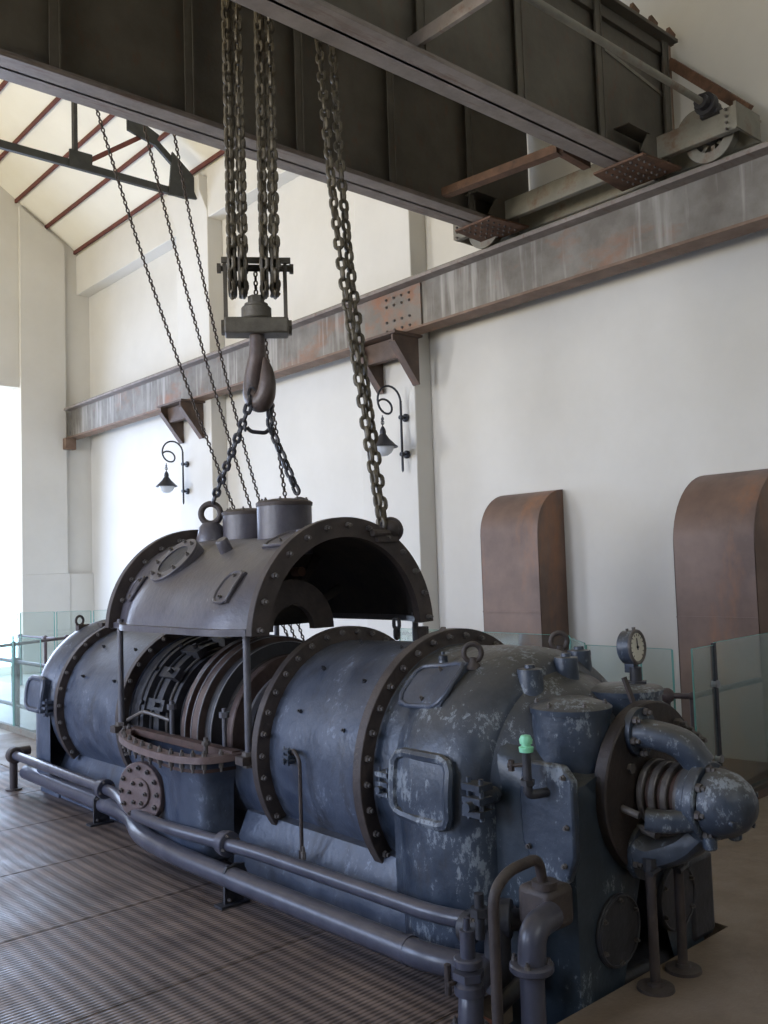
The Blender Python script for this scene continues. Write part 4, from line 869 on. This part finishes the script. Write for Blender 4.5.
bolts(t2, [((2.50, y, zu+.03), (0, 0, 1)) for y in (3.45, 4.6)], .012, .03)
for x, y, lb in ((2.605, 5.80, 'small pipe clamp bracket beside the round reddish cover'), (2.43, 3.92, 'pipe clamp bracket standing in the middle of the run'), ):
    b = thing('pipe_bracket', (x, y, 0), lb, 'bracket')
    mb = MB(); mb.prism([(x-.065, y-.008, 0), (x+.04, y-.008, 0), (x+.05, y-.008, .185), (x-.05, y-.008, .185), (x-.065, y-.008, .16)], (0, .016, 0)); mb.build('plate', M_darkiron, b)
    zz = zl
    mb = MB(); mb.torus((x, y, zz), (0, 1, 0), .060, .008, 24, 8); mb.build('strap', M_darkiron, b)
    mb = MB(); mb.box((x-.02, y, .006), (.16, .07, .012)); mb.build('foot', M_darkiron, b)
    bolts(b, [((x-.045, y-.01, .165), (0, -1, 0)), ((x-.045, y-.01, .03), (0, -1, 0))], .009, .01)

# valve group and risers at the near end
t = thing('drain_pipe', (2.30, 2.1, 0), 'slim bent pipe rising like a crook from the pit at the near corner', 'pipe')
mb = MB(); mb.tube(fillet([(2.285, 2.10, -.45), (2.285, 2.10, .52), (2.38, 2.115, .565), (2.56, 2.13, .565), (2.59, 2.14, .47)], .07, 6), .019, 14, ); mb.build('pipe_body', M_flange, t)
mb = MB(); mb.cyl((2.60, 2.14, .45), (2.60, 2.14, .475), .045, n=20); mb.build('collar', M_flange, t)
t = thing('valve_box', (2.62, 2.14, .3), 'boxy cast valve chest with stout elbow at the near corner of the machine', 'valve')
mb = MB(); mb.box((2.64, 2.17, .375), (.15, .15, .15)); mb.build('body', M_flange, t, bevel=.025)
mb = MB(); mb.tube(fillet([(2.58, 2.10, .37), (2.44, 2.07, .37), (2.43, 2.07, .24)], .09, 8), .048, 16); mb.cyl((2.43, 2.07, .235), (2.43, 2.07, .262), .075, n=24, bev=.005); mb.build('elbow', M_pipe, t)
mb = MB(); mb.tube([(2.43, 2.07, .24), (2.43, 2.07, -.5)], .042, 16); mb.build('riser', M_pipe, t)
bolts(t, [((2.43+.06*math.cos(a), 2.07+.06*math.sin(a), .262), (0, 0, 1)) for a in (.5, 2, 3.6, 5.2)], .010, .012)
t = thing('stop_valve', (2.25, 2.22, 0), 'small stop valve with vertical stem where the floor pipes end', 'valve')
x, y = 2.30, 2.24
mb = MB(); mb.cyl((x, y, .27), (x, y, .36), .026, n=14); mb.cyl((x, y, .36), (x, y, .40), .012, n=10); mb.cyl((x, y, .24), (x, y, .27), .05, n=20, bev=.004); mb.cyl((x, y, .20), (x, y, .225), .055, n=6); mb.build('bonnet', M_pipe, t)
mb = MB(); mb.tube(fillet([(x+.22, y+.12, .13), (x+.03, y+.02, .15), (x, y, .02), (x, y, -.1)], .06, 6), .044, 14); mb.lathe([(0, .05), (.03, .05), (.05, .03)], (x, y, .15), (0, 0, 1), 16); mb.cyl((x, y, .02), (x, y, .045), .07, n=24, bev=.004); mb.cyl((x, y, -.012), (x, y, .012), .07, n=24, bev=.004); mb.cyl((x, y, -.45), (x, y, 0), .036, n=14); mb.build('body', M_pipe, t)
bolts(t, [((x+.055*math.cos(a), y+.055*math.sin(a), .045), (0, 0, 1)) for a in (.5, 2, 3.6, 5.2)], .008, .012)
mb = MB(); mb.cyl((x-.04, y+.06, .14), (x-.04, y+.06, .24), .012, n=8); mb.bar((x-.07, y+.03, .19), (x+.06, y+.02, .19), .012, .012); mb.build('handle', M_flange, t)
t = thing('flanged_joint', (2.50, 2.40, .2), 'cluster of small bolted pipe joints behind the slim bent pipe', 'pipe joint')
mb = MB(); mb.cyl((2.50, 2.44, zu), (2.50, 2.40, zu), .06, n=20, bev=.004); mb.cyl((2.56, 2.36, .30), (2.60, 2.30, .30), .07, n=20, bev=.004); mb.build('flange', M_darkiron, t)
mb = MB(); mb.tube(fillet([(2.50, 2.41, .27), (2.55, 2.32, .30), (2.70, 2.28, .28)], .05), .04, 12); mb.cyl((2.46, 2.33, .26), (2.46, 2.33, .42), .018, n=10); mb.cyl((2.46, 2.33, .34), (2.46, 2.33, .37), .035, n=6); mb.cyl((2.55, 2.33, .05), (2.55, 2.33, .28), .05, n=14); mb.cyl((2.45, 2.25, .05), (2.60, 2.2, .15), .03, n=10); mb.build('tee', M_darkiron, t)
bolts(t, [((2.50+.04*math.cos(a), 2.40, zu+.04*math.sin(a)), (0, -1, 0)) for a in (.5, 2, 3.6, 5.2)], .010, .012)

# ================================================================== DUCTS
def duct(x0, y0, y1, ztop, label):
    R = WX-x0; t = thing('rusty_duct', (x0, (y0+y1)/2, -1.9), label, 'duct')
    prof = [(WX-.004, -1.9), (x0, -1.9)]+[(WX-.004-(R-.004)*math.cos(PI/2*k/14), ztop-R+R*math.sin(PI/2*k/14)) for k in range(15)]
    n = len(prof)
    front = [V((x, y, z)) for y in (y0, y1) for x, z in prof[1:]]
    m_ = n-1
    MB().add(front, [(i, i+1, i+1+m_, i+m_) for i in range(m_-1)]).build('curved_front', M_duct, t)
    for y in (y0, y1):
        mb = MB(); mb.prism([(x, y, z) for x, z in prof], (0, .006 if y == y0 else -.006, 0)); mb.build('side_sheet', M_duct, t)
    mb = MB(); mb.box((x0-.003, (y0+y1)/2, 1.15), (.006, y1-y0, .012)); mb.build('seam', M_duct, t)
duct(6.60, 5.34, 6.05, 2.29, 'narrower rusty brown duct against the wall, left of the other one')
duct(6.42, 3.20, 3.86, 2.28, 'wide rusty brown duct at the right edge, behind the glass barrier')

# ================================================================== LAMPS
def lamp(y, label):
    t = thing('wall_lamp', (6.75, y, 3.1), label, 'lamp')
    px = 6.665
    mb = MB(); mb.cyl((px, y, 2.66), (px, y, 3.40), .014, n=10); mb.lathe([(0, 0), (.02, .012), (.04, .014)], (px, y, 2.62), (0, 0, 1), 8)
    arc = [(px, y, 3.38)]
    R = .165; cx = px-R
    arc += [(cx+R*math.cos(a), y, 3.38+R*math.sin(a)) for a in [k*PI/12 for k in range(1, 13)]]
    q = []
    for k in range(1, 22):
        a = PI+k*PI/11; rr_ = R*(1-k/26); q.append((cx-R+rr_+ (rr_)*math.cos(a)+.0, y, 3.38+.85*rr_*math.sin(a)-.04*min(1, k/8)))
    mb.tube(arc+q, .012, 8); mb.build('scroll_arm', M_lamp, t)
    for z in (2.82, 3.22):
        mb = MB(); mb.cyl((px, y, z), (6.75, y, z), .012, n=8); mb.cyl((6.71, y, z), (6.75, y, z), .045, n=16, bev=.01); mb.cyl((px-.02, y, z), (px+.02, y, z), .024, n=10); mb.build('wall_mount', M_lamp, t)
    hx = cx-R+.06
    mb = MB(); mb.cyl((hx, y, 3.22), (hx, y, 3.10), .006, n=6); mb.torus((hx, y, 3.14), (0, 1, 0), .02, .005, 14, 6); mb.torus((hx, y, 3.18), (1, 0, 0), .018, .005, 14, 6); mb.build('hanger', M_lamp, t)
    mb = MB(); mb.lathe([(0, .0), (0, .012), (-.03, .028), (-.06, .035), (-.08, .032), (-.13, .065), (-.20, .135), (-.215, .155), (-.225, .155), (-.21, .12)], (hx, y, 3.10), (0, 0, 1), 28); mb.build('shade', M_lamp, t)
    mb = MB(); mb.lathe([(0, .115), (-.03, .112), (-.07, .09), (-.10, .05), (-.11, 0)], (hx, y, 2.89), (0, 0, 1), 24); mb.build('globe', M_globe, t)
lamp(7.2, 'black wrought iron wall lamp on the nearer pilaster, partly behind the slack chain')
lamp(11.95, 'black wrought iron wall lamp on the farther pilaster, above the lid')

# ================================================================== GLASS BARRIERS AND RAILS
def pane(parent, p, q, z0, z1, edges=(1, 1)):
    p, q = V((*p, 0)), V((*q, 0)); d = (q-p).normalized(); n = V((-d.y, d.x, 0))*.005
    mb = MB(); mb.add([p-n+V((0, 0, z0)), q-n+V((0, 0, z0)), q+n+V((0, 0, z0)), p+n+V((0, 0, z0)), p-n+V((0, 0, z1)), q-n+V((0, 0, z1)), q+n+V((0, 0, z1)), p+n+V((0, 0, z1))], [(0, 1, 2, 3), (4, 5, 6, 7), (0, 1, 5, 4), (1, 2, 6, 5), (2, 3, 7, 6), (3, 0, 4, 7)])
    g = mb.build('glass_pane', M_glass, parent)
    mb = MB()
    for k, c in enumerate((p, q)):
        if edges[k]: e = c+d*(.004 if k else -.004); mb.bar(e+V((0, 0, z0)), e+V((0, 0, z1)), .013, .006, up=n)
    mb.bar(p+V((0, 0, z1+.002)), q+V((0, 0, z1+.002)), .011, .004)
    mb.build('pane_edge', M_gedge, g)
gb = thing('glass_barrier', (5.3, 3.1, 0), 'clear glass barrier with green edges at the right beside the wide duct', 'glass barrier')
gd = V((1.31, .09)).normalized(); g0 = V((5.27, 3.075))
c0 = g0; c1 = g0+gd*.30
c2 = c1+gd*.012; c3 = c2+gd*1.05
pane(gb, c0, c1, .03, 1.03, (1, 0)); pane(gb, c2, c3, .03, 1.045, (0, 0))
mb = MB(); m_ = (c1+c2)/2; mb.bar((m_.x, m_.y, .1), (m_.x, m_.y, 1.045), .03, .02, up=(0, 1, 0)); mb.build('seam_strip', M_lamp, gb)
for z in (.30, .78): mb = MB(); mb.cyl((m_.x, m_.y-.02, z), (m_.x, m_.y+.02, z), .024, n=14); mb.build('clamp', M_bright, gb)
mb = MB(); mb.bar((c0.x, c0.y, .015), (c3.x, c3.y, .015), .06, .03); mb.build('base_channel', M_pit, gb)
gb2 = thing('glass_barrier', (5.6, 5, 0), 'clear glass barrier behind the machine in front of the ducts', 'glass barrier')
pane(gb2, (5.6, 3.42), (5.6, 3.66), -.02, .985); pane(gb2, (5.6, 3.69), (5.6, 4.12), -.02, .985); pane(gb2, (5.62, 4.15), (5.98, 4.55), -.02, .995)
pane(gb2, (6.0, 4.58), (6.0, 5.6), -.02, 1.01); pane(gb2, (6.0, 5.63), (6.0, 6.6), -.02, 1.01)
mb = MB(); mb.bar((5.6, 3.4, -.06), (5.6, 4.14, -.06), .08, .10); mb.bar((5.6, 4.14, -.06), (6.0, 4.56, -.06), .08, .10); mb.bar((6.0, 4.56, -.06), (6.0, 6.6, -.06), .08, .10); mb.build('base_channel', M_pit, gb2)
slab('floor', [(5.25, 5.66, 3.0, 4.2), (5.25, 6.05, 4.2, 6.7)], -.012, -.16, M_floor)
# tubular rail behind
rl = thing('handrail', (5.75, 3.5, 0), 'dark tubular handrail with a ball joint behind the gauge', 'railing')
mb = MB(); mb.tube([(5.52, 3.42, .685), (5.58, 3.27, .685)], .02, 10); mb.tube([(5.58, 3.27, .685), (6.36, 3.185, .72)], .02, 10); mb.tube([(5.52, 3.42, .68), (5.50, 3.95, .68)], .02, 10); mb.build('rail', M_rail, rl)
for c_, r_ in (((5.52, 3.42, .685), .05), ((5.58, 3.27, .685), .03)): MB().sphere(c_, r_, 16).build('ball_joint', M_rail, rl)
for x, y in ((5.52, 3.42), (5.58, 3.27)):
    mb = MB(); mb.cyl((x, y, -.01), (x, y, .68), .02, n=10); mb.cyl((x, y, -.01), (x, y, .01), .05, n=14); mb.build('post', M_rail, rl)
# left far railings
def railing(name, pts, zs, label, posts, r=.018, zb=0):
    t = thing(name, (*pts[0][:2], 0), label, 'railing')
    for z in zs: MB().tube([(p[0], p[1], z) for p in pts], r, 8).build('rail', M_rail, t)
    for p in posts:
        mb = MB(); mb.cyl((p[0], p[1], 0), (p[0], p[1], zs[0]+.0), r*1.35, n=10); mb.build('post', M_rail, t)
        mb = MB(); mb.sphere((p[0], p[1], zs[0]), r*2.1, 12); mb.build('ball_joint', M_rail, t)
    return t
railing('stair_railing', [(3.62, 8.6), (3.62, 13.0)], (.71, .24), 'dark tubular railing running away at the far left, nearest of the far rails', [(3.62, 10.2), (3.62, 12.6)], .022)
railing('stair_railing', [(3.4, 11.5), (5.2, 12.5)], (.78,), 'dark railing crossing in front of the bright doorway', [(4.2, 11.95), (5.1, 12.45)], .02)
railing('stair_railing', [(5.2, 13.1), (5.0, 15.4)], (.74,), 'thin far railing with small posts behind the crossing rail', [(5.17, 13.4), (5.1, 14.2), (5.02, 15.2)], .018)
gb3 = thing('glass_barrier', (5.3, 13.9, 0), 'greenish glass barrier at the far left in front of the far wall', 'glass barrier')
pane(gb3, (5.02, 14.1), (5.02, 15.2), .02, 1.08); pane(gb3, (5.05, 14.05), (5.42, 13.7), .02, 1.10); pane(gb3, (5.45, 13.66), (5.82, 13.3), .02, 1.10); pane(gb3, (5.85, 13.26), (6.5, 13.2), .02, 1.10)
gb4 = thing('glass_barrier', (3.46, 10, 0), 'near glass pane of the far left railing beside the dark post', 'glass barrier')
pane(gb4, (3.50, 9.2), (3.50, 9.95), .02, 1.0); pane(gb4, (3.50, 9.98), (3.50, 10.9), .02, 1.0)
mb = MB(); mb.bar((3.5, 8.8, .03), (3.5, 11.0, .03), .05, .06); mb.build('base_channel', M_truck, gb4)

# repeats share a group
GROUPS = {'hoist_chain': 'thick hoist chains of the crane', 'hand_chain': 'thin chains hanging from the crane', 'sling_chain': 'sling chains under the hook',
          'wall_lamp': 'wrought iron wall lamps', 'wall_bracket': 'brackets under the runway beam', 'rusty_duct': 'rusty ducts against the wall',
          'glass_barrier': 'glass barriers', 'stair_railing': 'tubular railings at the far left', 'oil_pipe': 'pipes along the machine', 'pipe_bracket': 'pipe clamp brackets'}
for o in list(COL.objects):
    if o.parent is None and o.get('label'):
        g_ = GROUPS.get(o.name.split('.')[0])
        if g_: o['group'] = g_
